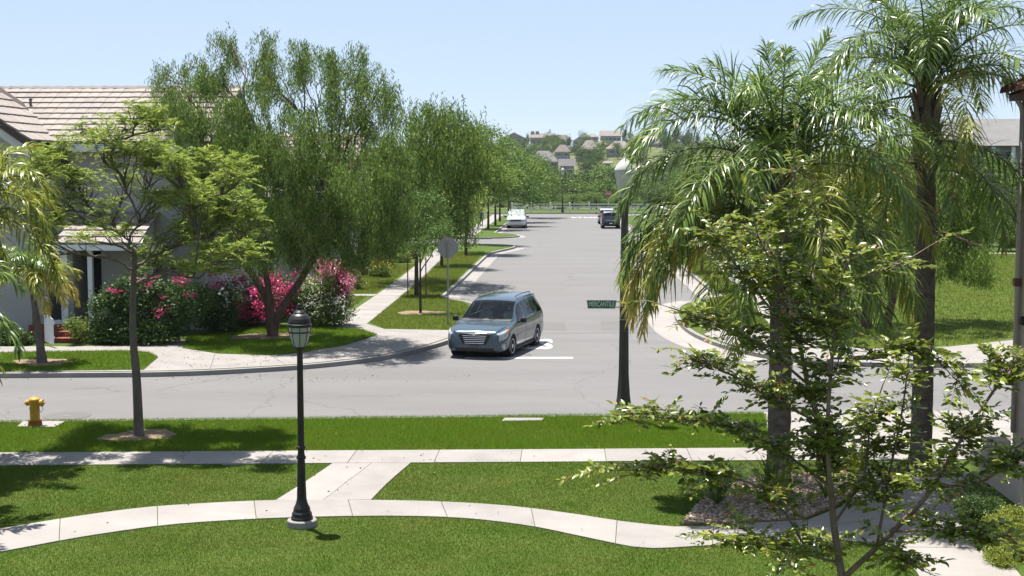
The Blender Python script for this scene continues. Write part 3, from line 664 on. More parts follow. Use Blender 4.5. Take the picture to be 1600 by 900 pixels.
for px, py, rx, ry in [(353, 75, 26, 40), (335, 120, 34, 50), (417, 88, 26, 42), (410, 140, 34, 55), (475, 90, 26, 44), (470, 150, 36, 60), (519, 95, 22, 40), (520, 150, 32, 55), (561, 105, 28, 44), (560, 160, 34, 60),
                       (603, 130, 22, 34), (595, 175, 32, 50), (305, 110, 20, 34), (290, 150, 36, 46), (262, 120, 14, 30), (258, 165, 22, 36), (380, 190, 50, 50), (460, 215, 56, 50), (540, 220, 56, 50), (310, 205, 44, 44),
                       (340, 265, 60, 44), (420, 280, 66, 50), (500, 285, 66, 50), (570, 275, 50, 50), (610, 250, 30, 50), (360, 330, 52, 42), (440, 340, 62, 40), (520, 345, 58, 38), (585, 335, 42, 40), (400, 380, 46, 26), (480, 385, 44, 24), (620, 320, 26, 44), (320, 330, 30, 34), (345, 385, 34, 22), (550, 390, 40, 22), (600, 380, 30, 22), (440, 300, 60, 40), (400, 240, 50, 40)]:
    k_ = 0.66 if py < 165 else 1.0
    lob.append(pxlobe(px, py, Yp + g0.uniform(-4.2, 0.6 if px > 430 else 3.5) * (0.6 if py < 165 else 1), rx * k_, ry * 0.9, 1.2, 0.9 if py < 180 else 1.5))
pepper_tree('pepper_tree', 'tall weeping pepper tree with leaning twin trunks on the left corner', (-10.05, 46.6, 0.02),
            [[(0.1, 0, 0), (0.0, 0, 0.9), (-0.15, 0.1, 2.0), (-0.5, 0.2, 3.4)], [(0.05, 0.05, 0), (0.25, 0.1, 0.8), (0.95, 0.3, 1.9), (1.7, 0.5, 3.2), (2.2, 0.6, 4.0)], [(0.0, 0.1, 0.0), (-0.2, 0.2, 1.3), (-1.1, 0.6, 2.6), (-1.9, 0.8, 3.8)]],
            lob, 12500, 13, 3, r0=0.14, L=0.13, W=0.030, ls=(0.2, 0.8), sig=0.15)
# second pepper tree farther up the pavement
lob = []
for px, py, rx, ry in [(650, 185, 20, 28), (690, 180, 24, 26), (670, 225, 38, 40), (715, 205, 26, 36), (640, 270, 34, 44), (690, 280, 42, 46), (730, 250, 34, 42), (650, 335, 40, 36), (710, 330, 30, 30), (600, 300, 36, 50), (615, 360, 30, 30)]:
    lob.append(pxlobe(px, py, 70 + g0.uniform(-3, 3), rx, ry, 1.7))
pepper_tree('pepper_tree', 'rounder weeping pepper tree behind the tall one, above the side pavement', (-10.6, 70, 0), [[(0, 0, 0), (0.1, 0, 1.5), (0.6, 0, 3.6)], [(0, 0, 0), (-0.3, 0, 1.6), (-1.2, 0.2, 3.4)]],
            lob, 3800, 12, 4, 'pepper_leaf_b', r0=0.17, L=0.20, W=0.055, ls=(0.4, 1.3), sig=0.35)
# pepper tree on the park lawn at the right, orange-brown trunks
lob = []
for px, py, rx, ry in [(1330, 300, 60, 60), (1400, 290, 60, 60), (1470, 300, 60, 60), (1520, 330, 36, 60), (1270, 330, 46, 60), (1300, 390, 60, 36), (1380, 380, 50, 36), (1490, 380, 46, 40), (1525, 400, 20, 26), (1440, 250, 60, 40), (1340, 240, 60, 40), (1250, 290, 50, 50), (1545, 300, 30, 50), (1420, 340, 60, 40), (1500, 260, 50, 40), (1240, 370, 40, 30), (1430, 395, 40, 24)]:
    lob.append(pxlobe(px, py, 51 + g0.uniform(-2, 2), rx, ry, 1.4))
pepper_tree('pepper_tree', 'weeping pepper tree with orange-brown forked trunks on the park lawn', (11.4, 50.4, 0), [[(0.35, 0, 0), (0.5, 0, 0.8), (0.8, 0, 2.0), (1.6, 0.2, 3.4)], [(-0.3, 0.1, 0), (-0.4, 0, 1.1), (-0.3, 0, 2.4), (-0.6, 0, 3.6)], [(-0.35, 0, 0), (-0.8, 0, 0.7), (-1.2, 0.1, 1.4), (-1.9, 0.2, 3.0)]],
            lob, 5600, 12, 5, 'pepper_leaf_b', r0=0.15, W=0.045)

# jacaranda on the near verge: open tiers of ferny sprays
def spray(q, c, ax, ln, g, tilt):
    """one ferny leaf: a drooping axis with paired pinnae"""
    n = 11; t = np.linspace(0.15, 1, n)
    ax = np.array(ax); side = unit(np.cross(ax, [0, 0, 1.0]))
    pos = c + ax * ln * t[:, None] + np.array([0, 0, -1.0]) * (0.28 * ln * t ** 2)[:, None]
    pl = ln * 0.42 * np.sin(np.pi * (0.15 + 0.8 * t))
    C = []; D = []; Ls = []
    for s in (-1, 1):
        d = unit(side * s + ax * 0.55 + np.array([0, 0, tilt]) + g.normal(size=(n, 3)) * 0.12)
        C.append(pos + d * pl[:, None] / 2); D.append(d); Ls.append(pl)
    C = np.concatenate(C); D = np.concatenate(D); Ls = np.concatenate(Ls); m = len(C)
    S = unit(np.cross(D, np.array([0, 0, 1.0]) + g.normal(size=(m, 3)) * 0.35)); W = 0.024
    V = np.stack([C - D * Ls[:, None] / 2, C + S * W / 2, C + D * Ls[:, None] / 2, C - S * W / 2], 1).reshape(-1, 3)
    q.add(V, np.arange(4 * m).reshape(-1, 4))
def jacaranda(name, label, base, lobes, seed, tips, r0=0.115, fork=2.4, leaf='jacaranda_leaf', twigs=True):
    g = np.random.default_rng(seed); base = np.array(base, float)
    t = root(name, label, 'tree', base)
    q = Q(); lq = Q()
    tr = catmull([base, base + [0.0, 0, 0.15], base + [-0.03, 0.02, 1.3], base + [-0.08, 0.0, fork * 0.6], base + [-0.02, 0.05, fork]], 5)
    q.add(*tube(tr, np.interp(np.linspace(0, 1, len(tr)), [0, 0.1, 1], [r0 * 1.55, r0, r0 * 0.5]), 10))
    paths = tr[len(tr) // 2:]; top = tr[-1]
    for n_, lo in enumerate(sorted(lobes, key=lambda l: np.linalg.norm(np.array(tuple(l[0])) - top))):
        c = np.array(tuple(lo[0])); rr = np.array(lo[1]); end = c - [0, 0, rr[2] * 0.7]
        cand = paths[paths[:, 2] < end[2] - 0.15]
        cand = cand if len(cand) else tr[-4:]
        s = cand[np.argmin(np.linalg.norm((cand - end) * [1, 1, 0.75], axis=1))]
        main = limb(q, s, end, 0.040 if n_ < 5 else 0.026, 0.018, 0.15, 6, g)
        paths = np.vstack([paths, main[2:]])
        for _ in range(int(tips * (lo[2] if len(lo) > 2 else 1))):
            d = unit(g.normal(size=3) + np.array([0, 0, 0.35]))
            tip = c + d * rr * g.uniform(0.55, 1.05)
            p = main[g.integers(len(main) // 2, len(main))]
            limb(q, p, tip, 0.016, 0.007, 0.1, 4, g, 4)
            k = g.integers(6, 10); a0 = g.random() * 6.28
            for i in range(k):
                a = a0 + i * 6.283 / k + g.normal() * 0.2; el = g.uniform(-0.3, 1.0)
                ax = np.array([math.cos(a) * math.cos(el), math.sin(a) * math.cos(el), math.sin(el)])
                spray(lq, tip + g.normal(size=3) * 0.04, ax, g.uniform(0.22, 0.40), g, g.uniform(-0.15, 0.15))
    q.V = [v - base for v in q.V]; lq.V = [v - base for v in lq.V]
    obj('trunk', q.mesh('trunk'), 'bark_grey' if r0 > 0.08 else 'bark_dark', t, smooth=True)
    obj('crown', lq.mesh('crown'), leaf, t, 'stuff')
    return t
lob = []
for px, py, rx, ry, wt in [(60, 262, 34, 22, 1), (85, 250, 24, 18, .7), (110, 240, 24, 18, .7), (140, 210, 20, 16, .7), (185, 200, 16, 18, .7), (215, 180, 22, 16, .8), (250, 190, 26, 18, .8), (190, 255, 34, 26, 1), (235, 265, 36, 24, 1), (130, 290, 34, 26, 1), (90, 310, 30, 26, .9),
                           (280, 265, 34, 26, 1.3), (320, 262, 34, 26, 1.3), (365, 275, 26, 26, 1.3), (300, 310, 46, 24, 1.6), (365, 320, 32, 26, 1.4), (240, 320, 30, 26, .9), (170, 330, 26, 22, .7), (330, 355, 40, 22, 1), (270, 370, 34, 24, 1), (380, 350, 22, 20, .7), (235, 400, 26, 18, .5), (290, 405, 34, 18, .7), (60, 345, 26, 24, .6), (190, 295, 30, 22, .6), (150, 365, 24, 18, .4), (340, 400, 30, 18, .6), (375, 375, 18, 20, .5), (100, 275, 26, 24, .8), (225, 225, 24, 20, .8), (255, 235, 26, 20, .7), (160, 235, 22, 18, .6), (45, 300, 20, 22, .7), (300, 285, 26, 22, .7), (110, 335, 26, 20, .6), (200, 375, 26, 18, .5), (255, 412, 24, 16, .5), (310, 425, 28, 14, .6), (355, 412, 26, 16, .6), (392, 395, 16, 16, .5), (120, 385, 20, 16, .3), (70, 385, 18, 18, .4)]:
    lob.append(pxlobe(px, py, 29 + g0.uniform(-1.7, 1.7), rx * 1.0, ry * 1.05, 0.7, wt))
jacaranda('jacaranda_tree', 'young open jacaranda with yellow-green ferny leaves on the near verge', (-9.15, 28.95, 0), lob, 11, 13, fork=3.9)

# small street trees
def small_tree(name, label, base, hgt, lobes, seed, leaf, clumps=260, per=38, cr=0.22, L=0.11, W=0.06, r0=0.07, stakes=0, group=None, bark='bark_dark', lean=(0, 0)):
    g = np.random.default_rng(seed); base = np.array(base, float)
    t = root(name, label, 'tree', base, group=group); q = Q()
    tr = catmull([base, base + [lean[0] * 0.5, lean[1] * 0.5, hgt * 0.5], base + [lean[0], lean[1], hgt]], 4)
    q.add(*tube(tr, np.linspace(r0 * 1.2, r0 * 0.7, len(tr)), 8))
    for lo in lobes:
        c = np.array(tuple(lo[0]))
        m = limb(q, tr[-1 - g.integers(0, 3)], c, r0 * 0.5, 0.012, 0.2, 5, g, 5)
        for _ in range(4): limb(q, m[g.integers(4, len(m))], c + unit(g.normal(size=3)) * np.array(lo[1]) * 0.85, 0.014, 0.005, 0.1, 3, g, 4)
    q.V = [v - base for v in q.V]; obj('trunk', q.mesh('trunk'), bark, t, smooth=True)
    V, Fq = clump_crown(lobes, clumps, per, g, cr, L, W)
    obj('crown', npmesh('crown', V - base, Fq), leaf, t, 'stuff')
    for k in range(stakes):
        MB().lathe([(0.03, 0), (0.03, 1.75)], 7, Matrix.Translation((0.42 * (-1) ** k, 0.1, 0))).obj('stake', 'wood_stake', t)
    return t
def pxl(lst, Y, dep, jit=0.6, s=1): return [pxlobe(a[0], a[1], Y + g0.uniform(-jit, jit), a[2] * s, a[3] * s, dep) for a in lst]
small_tree('street_tree', 'thin young street tree with sparse dark twigs in the verge behind the stop sign', P(657, 490), 2.2, pxl([(655, 385, 22, 16), (675, 370, 22, 20), (690, 355, 16, 16)], 55, 0.6), 31, 'street_leaf_dark', 90, 26, 0.2, 0.08, 0.045, 0.05)
small_tree('street_tree', 'dark-trunked street tree between the pavement and the verge, crown in the pepper tree', P(651, 462), 2.6, pxl([(650, 350, 36, 24), (640, 320, 30, 24), (670, 330, 26, 26)], 63, 0.9), 32, 'street_leaf_dark', 200, 34, 0.25, 0.12, 0.06, 0.10, 2)
small_tree('street_tree', 'light yellow-green street tree above the stop sign', P(690, 416), 2.0, pxl([(712, 300, 26, 18), (735, 315, 22, 22), (700, 325, 26, 22), (715, 340, 22, 14), (690, 350, 18, 16)], 83, 1.2, 1), 33, 'street_leaf_light', 300, 34, 0.28, 0.15, 0.075, 0.09)
small_tree('street_tree', 'leafy street tree behind the light green one, nearest the alley', P(728, 400), 2.4, pxl([(745, 265, 30, 24), (775, 280, 24, 22), (765, 268, 24, 18), (728, 285, 20, 20)], 96, 1.5, 1), 34, 'street_leaf', 300, 32, 0.32, 0.18, 0.09, 0.10)
for k, (bx, by, lst, Y, lf, lb) in enumerate([
        (763, 358, [(770, 292, 28, 20), (755, 298, 20, 16), (792, 282, 26, 20)], 137, 'street_leaf', 'first street tree past the alley, beside the walking person'),
        (774, 352, [(790, 262, 30, 24), (770, 248, 26, 24), (808, 285, 24, 20), (832, 298, 22, 18)], 147, 'street_leaf_dark', 'second street tree past the alley, left of the white truck'),
        (781, 346, [(815, 270, 28, 26), (800, 250, 26, 22), (835, 285, 24, 22)], 158, 'street_leaf', 'third street tree past the alley, above the roof of the white truck'),
        (795, 341, [(840, 262, 24, 18), (855, 290, 22, 24), (825, 300, 24, 18)], 174, 'far_leaf', 'last street tree before the white fence')]):
    small_tree('street_tree', lb, P(bx, by), 2.6, pxl(lst, Y, 2.2, 1.5), 35 + k, lf, 260, 26, 0.45, 0.24, 0.13, 0.12, group=None)
small_tree('street_tree', 'tall rounded tree rising behind the row of left street trees', (-14, 110, 0), 4.0, pxl([(745, 215, 26, 22), (770, 225, 24, 24), (735, 240, 24, 24), (760, 255, 30, 24)], 110, 2.0, 2), 41, 'pepper_leaf_b', 320, 30, 0.4, 0.2, 0.08, 0.16)
for k, (bx, by, lst, Y, lf, lb) in enumerate([
        (1097, 425, [(1095, 330, 34, 30), (1070, 310, 28, 26), (1120, 300, 30, 30)], 78, 'street_leaf', 'street tree in the right verge with its trunk farthest from the corner'),
        (1163, 452, [(1165, 360, 34, 34), (1190, 330, 34, 34), (1150, 320, 34, 34)], 67, 'street_leaf_dark', 'street tree beside the right pavement, its crown behind the palm'),
        (1135, 450, [(1130, 385, 22, 22), (1140, 355, 26, 26)], 66, 'street_leaf', 'slim staked street tree in the right verge')]):
    small_tree('street_tree', lb, P(bx, by), 2.0, pxl(lst, Y, 1.0, 1), 51 + k, lf, 220, 32, 0.25, 0.13, 0.07, 0.07, stakes=2 if k == 2 else 0)

for k, (bx, by, lst, Y, lf, lb_) in enumerate([
        (1250, 392, [(1245, 300, 40, 34), (1215, 320, 34, 30), (1280, 315, 34, 30)], 96, 'street_leaf', 'leafy park tree behind the first palm trunk'),
        (1480, 378, [(1475, 290, 44, 40), (1510, 305, 34, 34), (1450, 310, 30, 30)], 112, 'street_leaf_dark', 'dark park tree between the second palm and the grey apartment house'),
        (1560, 372, [(1560, 290, 34, 40), (1585, 310, 26, 34), (1540, 320, 24, 26)], 116, 'street_leaf', 'leafy park tree before the columns of the grey apartment house'),
        (1340, 384, [(1340, 310, 44, 34), (1380, 320, 34, 30), (1310, 330, 30, 26)], 105, 'street_leaf_dark', 'dark park tree seen between the two palm trunks')]):
    small_tree('park_tree', lb_, P(bx, by), 2.4, pxl(lst, Y, 1.8, 1), 251 + k, lf, 260, 30, 0.4, 0.22, 0.12, 0.10)
# trees beyond the white fence and on the hill: a few shapes, many individuals
def proto_tree(seed, tall, leaf, n=150, per=24, L=0.4, W=0.22):
    g = np.random.default_rng(seed)
    lobes = []
    for _ in range(7):
        z = g.uniform(0.35, 0.85); r = (0.30 if tall else 0.36) * math.sqrt(max(0.1, 1 - abs(z - 0.55) * 1.4))
        lobes.append(((g.normal() * 0.16 * (0.5 if tall else 1), g.normal() * 0.16, z), (r * g.uniform(.6, 1), r * g.uniform(.6, 1), 0.16 * g.uniform(0.7, 1.2))))
    V, Fq = clump_crown(lobes, n, per, g, 0.055, L * 0.1, W * 0.1)
    q = Q(); q.add(*tube([(0, 0, -0.05), (0.01, 0, 0.25), (0.0, 0.01, 0.55)], [0.028, 0.022, 0.012], 6))
    for l in lobes[:4]: q.add(*tube([(0, 0, 0.3), tuple(np.array(l[0]) * [0.5, 0.5, 0.8]), l[0]], [0.014, 0.01, 0.004], 4))
    return q.mesh('trunk'), npmesh('crown', V, Fq), leaf
protos = [proto_tree(61, False, 'far_leaf'), proto_tree(62, False, 'far_leaf_dark'), proto_tree(63, True, 'far_leaf_dark'), proto_tree(64, False, 'far_leaf'), proto_tree(65, True, 'far_leaf')]
def far_tree(pr, loc, h, wd, label, group):
    t = root('tree', label, 'tree', loc, g0.uniform(0, 6.28), group, (h * wd, h * wd, h))
    tm, cm, lf = protos[pr]
    obj('trunk', tm, 'bark_dark', t); obj('crown', cm, lf, t, 'stuff'); return t
def where(px):
    for lim, w_ in ((770, 'above the pavement on the left'), (795, 'left of the white pickup'), (820, 'behind the white pickup'), (840, 'right of the white pickup'), (858, 'left of the distant lamp'), (876, 'close left of the distant lamp'), (895, 'right behind the distant lamp'),
                    (915, 'close right of the distant lamp'), (935, 'left of the small red stop sign'), (955, 'behind the small red stop sign'), (985, 'behind the acorn globe'), (1020, 'right of the acorn globe'), (1060, 'behind the yellow palm fronds')):
        if px < lim: return w_
    return 'behind the palm crown'
TONE = ['light green', 'dark green', 'slim dark', 'light green round', 'slim light']
fence_trees = []
for k in range(22):
    Y = g0.uniform(222, 300); px = 745 + k * 16.5 + g0.uniform(-7, 7); top = g0.uniform(252, 275) if px < 905 or px > 925 else 268
    if 862 < px < 892: top = 290
    x = at(px, 300, Y).x; zb = hillz(x, Y); h = at(px, top, Y).z - zb
    far_tree(int(g0.choice([0, 1, 3, 0])), (x, Y, zb), h, g0.uniform(0.75, 1.15), ('tall ' if h > 8 else 'lower ') + 'leafy tree beyond the white rail fence, ' + where(px), 'trees behind the white fence')
for k in range(14):
    Y = g0.uniform(206, 214); px = 800 + k * 15 + g0.uniform(-6, 6)
    x = at(px, 320, Y).x; far_tree(int(g0.choice([0, 3])), (x, Y, -0.3), g0.uniform(1.6, 3.2), 1.5, 'low bushy shrub against the white rail fence, ' + where(px), 'shrubs behind the white fence')
for k in range(84):
    Y = g0.uniform(350, 760); px = g0.uniform(735, 1120)
    x = at(px, 250, Y).x; zb = hillz(x, Y); h = g0.uniform(5, 10)
    yt = 269 - (zb + h - CH) / Y * F
    if yt < 207 and not g0.random() < 0.2: h *= 0.5
    pr = int(g0.choice([0, 1, 2, 1, 3]))
    far_tree(pr, (x, Y, zb - 0.3), h, g0.uniform(0.6, 1.1), TONE[pr] + ' tree ' + ('low' if Y < 470 else 'halfway up' if Y < 610 else 'high') + ' on the far hillside, ' + where(px), 'trees on the hillside')
for px, top, Y in [(1037, 186, 560), (1056, 187, 560), (1046, 205, 540), (1076, 195, 580), (1090, 200, 580), (1105, 205, 590), (1068, 208, 550), (985, 200, 720), (975, 196, 740), (858, 200, 720), (866, 207, 700), (824, 205, 760), (790, 215, 720), (1545, 185, 330)]:
    x = at(px, 240, Y).x; zb = hillz(x, Y)
    far_tree(2, (x, Y, zb), at(px, top, Y).z - zb, 0.35, 'slender dark tree against the sky on the hilltop, ' + ('over the left houses' if px < 880 else 'beside the block-like house' if px < 1000 else 'leftmost of the right-hand group' if px < 1040 else ['first', 'second', 'third', 'fourth', 'fifth', 'sixth', 'seventh'][sum(q < px for q in (1046, 1056, 1068, 1076, 1090, 1105))] + ' in the right-hand group' if px < 1200 else 'by the grey apartment house'), 'skyline trees')
for k in range(14):
    Y = g0.uniform(190, 300); px = g0.uniform(1140, 1600); x = at(px, 300, Y).x
    far_tree(int(g0.choice([0, 1, 3])), (x, Y, -0.4), g0.uniform(5, 8.5), g0.uniform(0.8, 1.2), 'leafy tree at the back of the park, ' + ('left of the first palm trunk' if px < 1200 else 'just right of the first palm trunk' if px < 1280 else 'midway between the palm trunks' if px < 1360 else 'just left of the second palm trunk' if px < 1430 else 'right of the second palm trunk' if px < 1520 else 'beside the building edge'), 'trees at the back of the park')
for k in range(9):
    Y = g0.uniform(118, 200); x = g0.uniform(-30, -13)
    far_tree(int(g0.choice([0, 1, 3])), (x, Y, 0), g0.uniform(6, 9.0), g0.uniform(0.8, 1.1), ('taller' if k % 2 else 'rounder') + ' leafy tree in the yards behind the left street trees, ' + ('near the alley' if Y < 140 else 'farther up' if Y < 170 else 'near the far fence'), 'yard trees')

# ------------------------------------------------------------------ palms
def frond_mesh(L, e0, e1, g, pairs=58, ll=0.55, lw=0.028, droop=1.0, plum=0.6):
    n = 26; t = np.linspace(0, 1, n); e = e0 + (e1 - e0) * t ** 1.15
    ds = L / (n - 1)
    pts = np.zeros((n, 3)); sw = g.normal() * 0.12
    for i in range(1, n):
        pts[i] = pts[i - 1] + ds * np.array([math.cos(e[i]), sw * t[i], math.sin(e[i])])
    rq = Q(); rq.add(*tube(pts, np.interp(t, [0, 0.15, 1], [0.034, 0.022, 0.004]), 5))
    lq = Q(); tt = np.repeat(np.linspace(0.16, 0.995, pairs), 2) + g.normal(size=pairs * 2) * 0.006
    tt = np.clip(tt, 0.1, 1); m = len(tt); sd = np.tile([-1.0, 1.0], pairs)
    Pp = np.stack([np.interp(tt, t, pts[:, k]) for k in range(3)], 1); ee = np.interp(tt, t, e)
    T = np.stack([np.cos(ee), np.zeros(m), np.sin(ee)], 1); N = np.stack([-np.sin(ee), np.zeros(m), np.cos(ee)], 1)
    S = np.stack([np.zeros(m), sd, np.zeros(m)], 1)
    roll = g.normal(size=m) * plum + 0.15
    fw = np.interp(tt, [0.1, 0.5, 1], [0.35, 0.6, 1.5])[:, None]
    d = unit(S * np.cos(roll)[:, None] + N * np.sin(roll)[:, None] + T * fw)
    ln = ll * np.interp(tt, [0.1, 0.25, 0.55, 0.85, 1], [0.55, 0.95, 1.0, 0.7, 0.35]) * g.uniform(0.8, 1.15, m)
    nodes = [Pp]; cur = d.copy(); p = Pp.copy(); k = 4
    for s in range(k):
        p = p + cur * (ln / k)[:, None]; nodes.append(p)
        cur = unit(cur + np.array([0, 0, -1.0]) * (0.22 + 0.15 * s) * droop * g.uniform(0.6, 1.4, m)[:, None])
    wv = unit(np.cross(d, np.array([0, 0, 1.0]) + N * 0.3 + g.normal(size=(m, 3)) * 0.4))
    prof = [0.45, 1.0, 0.95, 0.65, 0.08]
    V = np.zeros((m, (k + 1) * 2, 3))
    for s in range(k + 1):
        V[:, 2 * s] = nodes[s] - wv * lw * prof[s] / 2; V[:, 2 * s + 1] = nodes[s] + wv * lw * prof[s] / 2
    b = np.arange(m)[:, None] * (k + 1) * 2 + 2 * np.arange(k)[None, :]
    lq.add(V.reshape(-1, 3), np.stack([b, b + 1, b + 3, b + 2], -1).reshape(-1, 4))
    return rq, lq
def add_frond(t, top, az, L, e0, e1, g, age=0, **kw):
    rq, lq = frond_mesh(L, e0, e1, g, **kw)
    V = np.concatenate(lq.V); Fl = np.concatenate(lq.F)
    o = obj('frond', npmesh('frond', V, Fl), ('palm_leaf', 'palm_leaf_mid', 'palm_leaf_old')[age], t)
    o.location = top; o.rotation_euler = (0, 0, az)
    r = obj('rachis', rq.mesh('rachis'), 'palm_rachis_old' if age == 2 else 'palm_rachis', o, smooth=True)
    return o
def palm(name, label, base, top, r0, r1, fronds, seed, boots=0, group=None, ring=0.02, ll=0.55, lw=0.028, pairs=58):
    g = np.random.default_rng(seed); base = Vector(base); top = Vector(top)
    t = root(name, label, 'palm tree', base, group=group)
    H = (top - base).length; n = max(14, int(H / 0.09)); q = Q(); pts = []; rad = []
    for i in range(n + 1):
        s = i / n; p = (top - base) * s + Vector((math.sin(s * 3) * 0.03, 0, 0)); pts.append(p)
        rr = r0 * 1.25 * max(0, 1 - s * H / 0.5) + (r0 * (1 - s) + r1 * s) * (1 if s * H > 0.5 else s * H / 0.5 * 0.0 + 1 * (s * H / 0.5))
        rad.append(max(r1, rr) * (1 + (ring if i % 3 == 0 else -ring * 0.5) + g.normal() * 0.012))
    q.add(*tube(pts, rad, 14)); obj('trunk', q.mesh('trunk'), 'palm_bark', t, smooth=True)
    for k in range(boots):
        a = k * 2.4 + g.normal() * 0.2; z = H - 1.55 + 1.4 * k / boots; rr = r1 * 0.95; hh = g.uniform(0.5, 0.8)
        mb = MB(); M = Matrix.Translation((top - base) * (z / H)) @ Matrix.Rotation(a, 4, 'Z')
        sec = [(0.0, 0.11, 0.05), (0.35, 0.075, 0.045), (0.75, 0.05, 0.04), (1.0, 0.03, 0.03)]
        vs = []; fs = []
        for s, wd, th in sec:
            o_ = rr + 0.015 + 0.14 * s * s
            for dy, dx in ((-wd, 0), (wd, 0), (wd * 0.6, th), (-wd * 0.6, th)): vs.append(M @ Vector((o_ + dx, dy, s * hh)))
        for s in range(3):
            for i in range(4): fs.append((s * 4 + i, s * 4 + (i + 1) % 4, s * 4 + 4 + (i + 1) % 4, s * 4 + 4 + i))
        fs += [(0, 3, 2, 1), (12, 13, 14, 15)]
        mb.add(vs, fs).obj('leaf_base', 'palm_boot', t)
    for fr_ in fronds:
        az, L, e0, e1, age = fr_[:5]
        add_frond(t, (top - base) * (1 + (fr_[5] if len(fr_) > 5 else 0) / H) + Vector((0, 0, g.uniform(-0.12, 0.08))), az, L, e0, e1, g, age, ll=ll, lw=lw, pairs=pairs)
    return t
def ring_fronds(g, n, L, spec, skip=None):
    out = []
    for k in range(n):
        s = k / (n - 1); az = k * 2.399963 + g.normal() * 0.12
        e0 = np.interp(s, [0, 0.3, 0.7, 1], spec[0]) + g.normal() * 0.06; e1 = np.interp(s, [0, 0.3, 0.7, 1], spec[1]) + g.normal() * 0.12
        out.append((az, L * g.uniform(0.88, 1.08) * (1 if s > 0.12 else 0.8), e0, e1, 0 if s < 0.82 else 1))
    return out
gp = np.random.default_rng(77)
spec = ([1.52, 1.25, 0.75, 0.05], [0.7, -0.75, -1.35, -1.5])
fA = ring_fronds(gp, 26, 3.4, spec)
fA += [(R(178), 3.4, 0.30, -1.45, 1, -0.75), (R(186), 3.6, 0.42, -1.5, 2, -0.95), (R(172), 3.5, 0.30, -1.5, 2, -1.0), (R(181), 3.3, 0.18, -1.5, 2, -1.05), (R(176), 3.5, 0.5, -1.4, 1, -0.8), (R(192), 3.4, 0.45, -1.3, 0, -0.6), (R(184), 3.3, 0.6, -1.3, 0, -0.4), (R(175), 3.3, 1.2, -1.05, 0), (R(187), 3.1, 1.3, -0.7, 0), (R(90), 2.2, 1.54, 1.35, 0), (R(12), 3.3, 1.2, -0.9, 0), (R(200), 3.2, 0.2, -1.45, 0, -0.7), (R(160), 3.2, 0.2, -1.45, 0, -0.7), (R(250), 3.2, 0.1, -1.45, 0, -0.7), (R(300), 3.2, 0.1, -1.45, 0, -0.7), (R(340), 3.2, 0.2, -1.45, 0, -0.7), (R(15), 3.2, 0.2, -1.45, 0, -0.6), (R(270), 3.0, 0.2, -1.5, 0, -0.9), (R(225), 3.0, 0.2, -1.5, 1, -0.9), (R(315), 3.0, 0.15, -1.5, 0, -1.0), (R(350), 3.0, 0.3, -1.5, 1, -1.0), (R(285), 2.9, 0.0, -1.52, 0, -1.2), (R(240), 2.9, 0.0, -1.52, 1, -1.2), (R(30), 3.1, 0.2, -1.5, 0, -0.9)]
palm('palm_tree', 'feathery palm in the mulch bed with yellowing fronds reaching over the street lamp', P(1215, 772), at(1219, 268, 24.0), 0.215, 0.17, fA, 81, 6, ll=0.70, lw=0.029, pairs=84)
fB = ring_fronds(gp, 26, 3.5, ([1.54, 1.44, 1.05, 0.1], [1.0, -0.5, -1.45, -1.52]))
fB += [(R(150), 2.9, 0.9, -0.9, 0), (R(5), 2.8, 0.8, -1.4, 0), (R(-20), 2.8, 0.95, -1.35, 0)] + [(R(a), 3.0, 0.15, -1.52, k % 2, -0.7 - 0.12 * k) for k, a in enumerate((270, 200, 330, 240, 300, 175, 10))]
palm('palm_tree', 'taller feathery palm with shaggy leaf bases next to the building', P(1438, 735), at(1448, 145, 26.6), 0.205, 0.165, fB, 82, 22, ring=0.012, ll=0.70, lw=0.029, pairs=84)
fC = [(R(a), 1.75 * gp.uniform(0.9, 1.1), e0, e1, ag) for a, e0, e1, ag in [(0, 0.5, -1.3, 2), (30, 0.2, -1.4, 2), (-25, 0.3, -1.45, 2), (70, 0.9, -0.9, 1), (120, 0.6, -1.2, 1), (180, 0.4, -1.3, 1), (200, 0.9, -1.0, 0), (240, 0.5, -1.3, 1), (300, 0.7, -1.2, 1), (330, 0.9, -1.1, 1), (-50, 0.0, -1.5, 2), (15, 1.0, -1.0, 1), (90, 1.4, 0.4, 0), (160, 1.2, -0.4, 0), (270, 1.25, -0.5, 0), (310, 1.1, -0.7, 0)]]
palm('palm_tree', 'small palm with thin grey trunk and yellow fronds in the far grass strip', (-15.48, 39.95, 0.03), at(46, 432, 39.9), 0.13, 0.07, fC, 83, ll=0.5, lw=0.042, pairs=50)
fD = [f[:4] + (1,) for f in ring_fronds(gp, 22, 2.5, spec)]
palm('palm_tree', 'palm whose fronds reach in from the left edge and shade the near lawn', (-11.6, 26.1, 0), (-11.55, 26.1, 4.8), 0.2, 0.15, fD, 84, 4, lw=0.04)
fD = ring_fronds(gp, 18, 2.4, spec)
palm('palm_tree', 'palm outside the left edge whose shadow falls on the curved path', (-10.6, 21.9, 0), (-10.9, 21.9, 3.6), 0.2, 0.15, fD, 85, 4, lw=0.04)

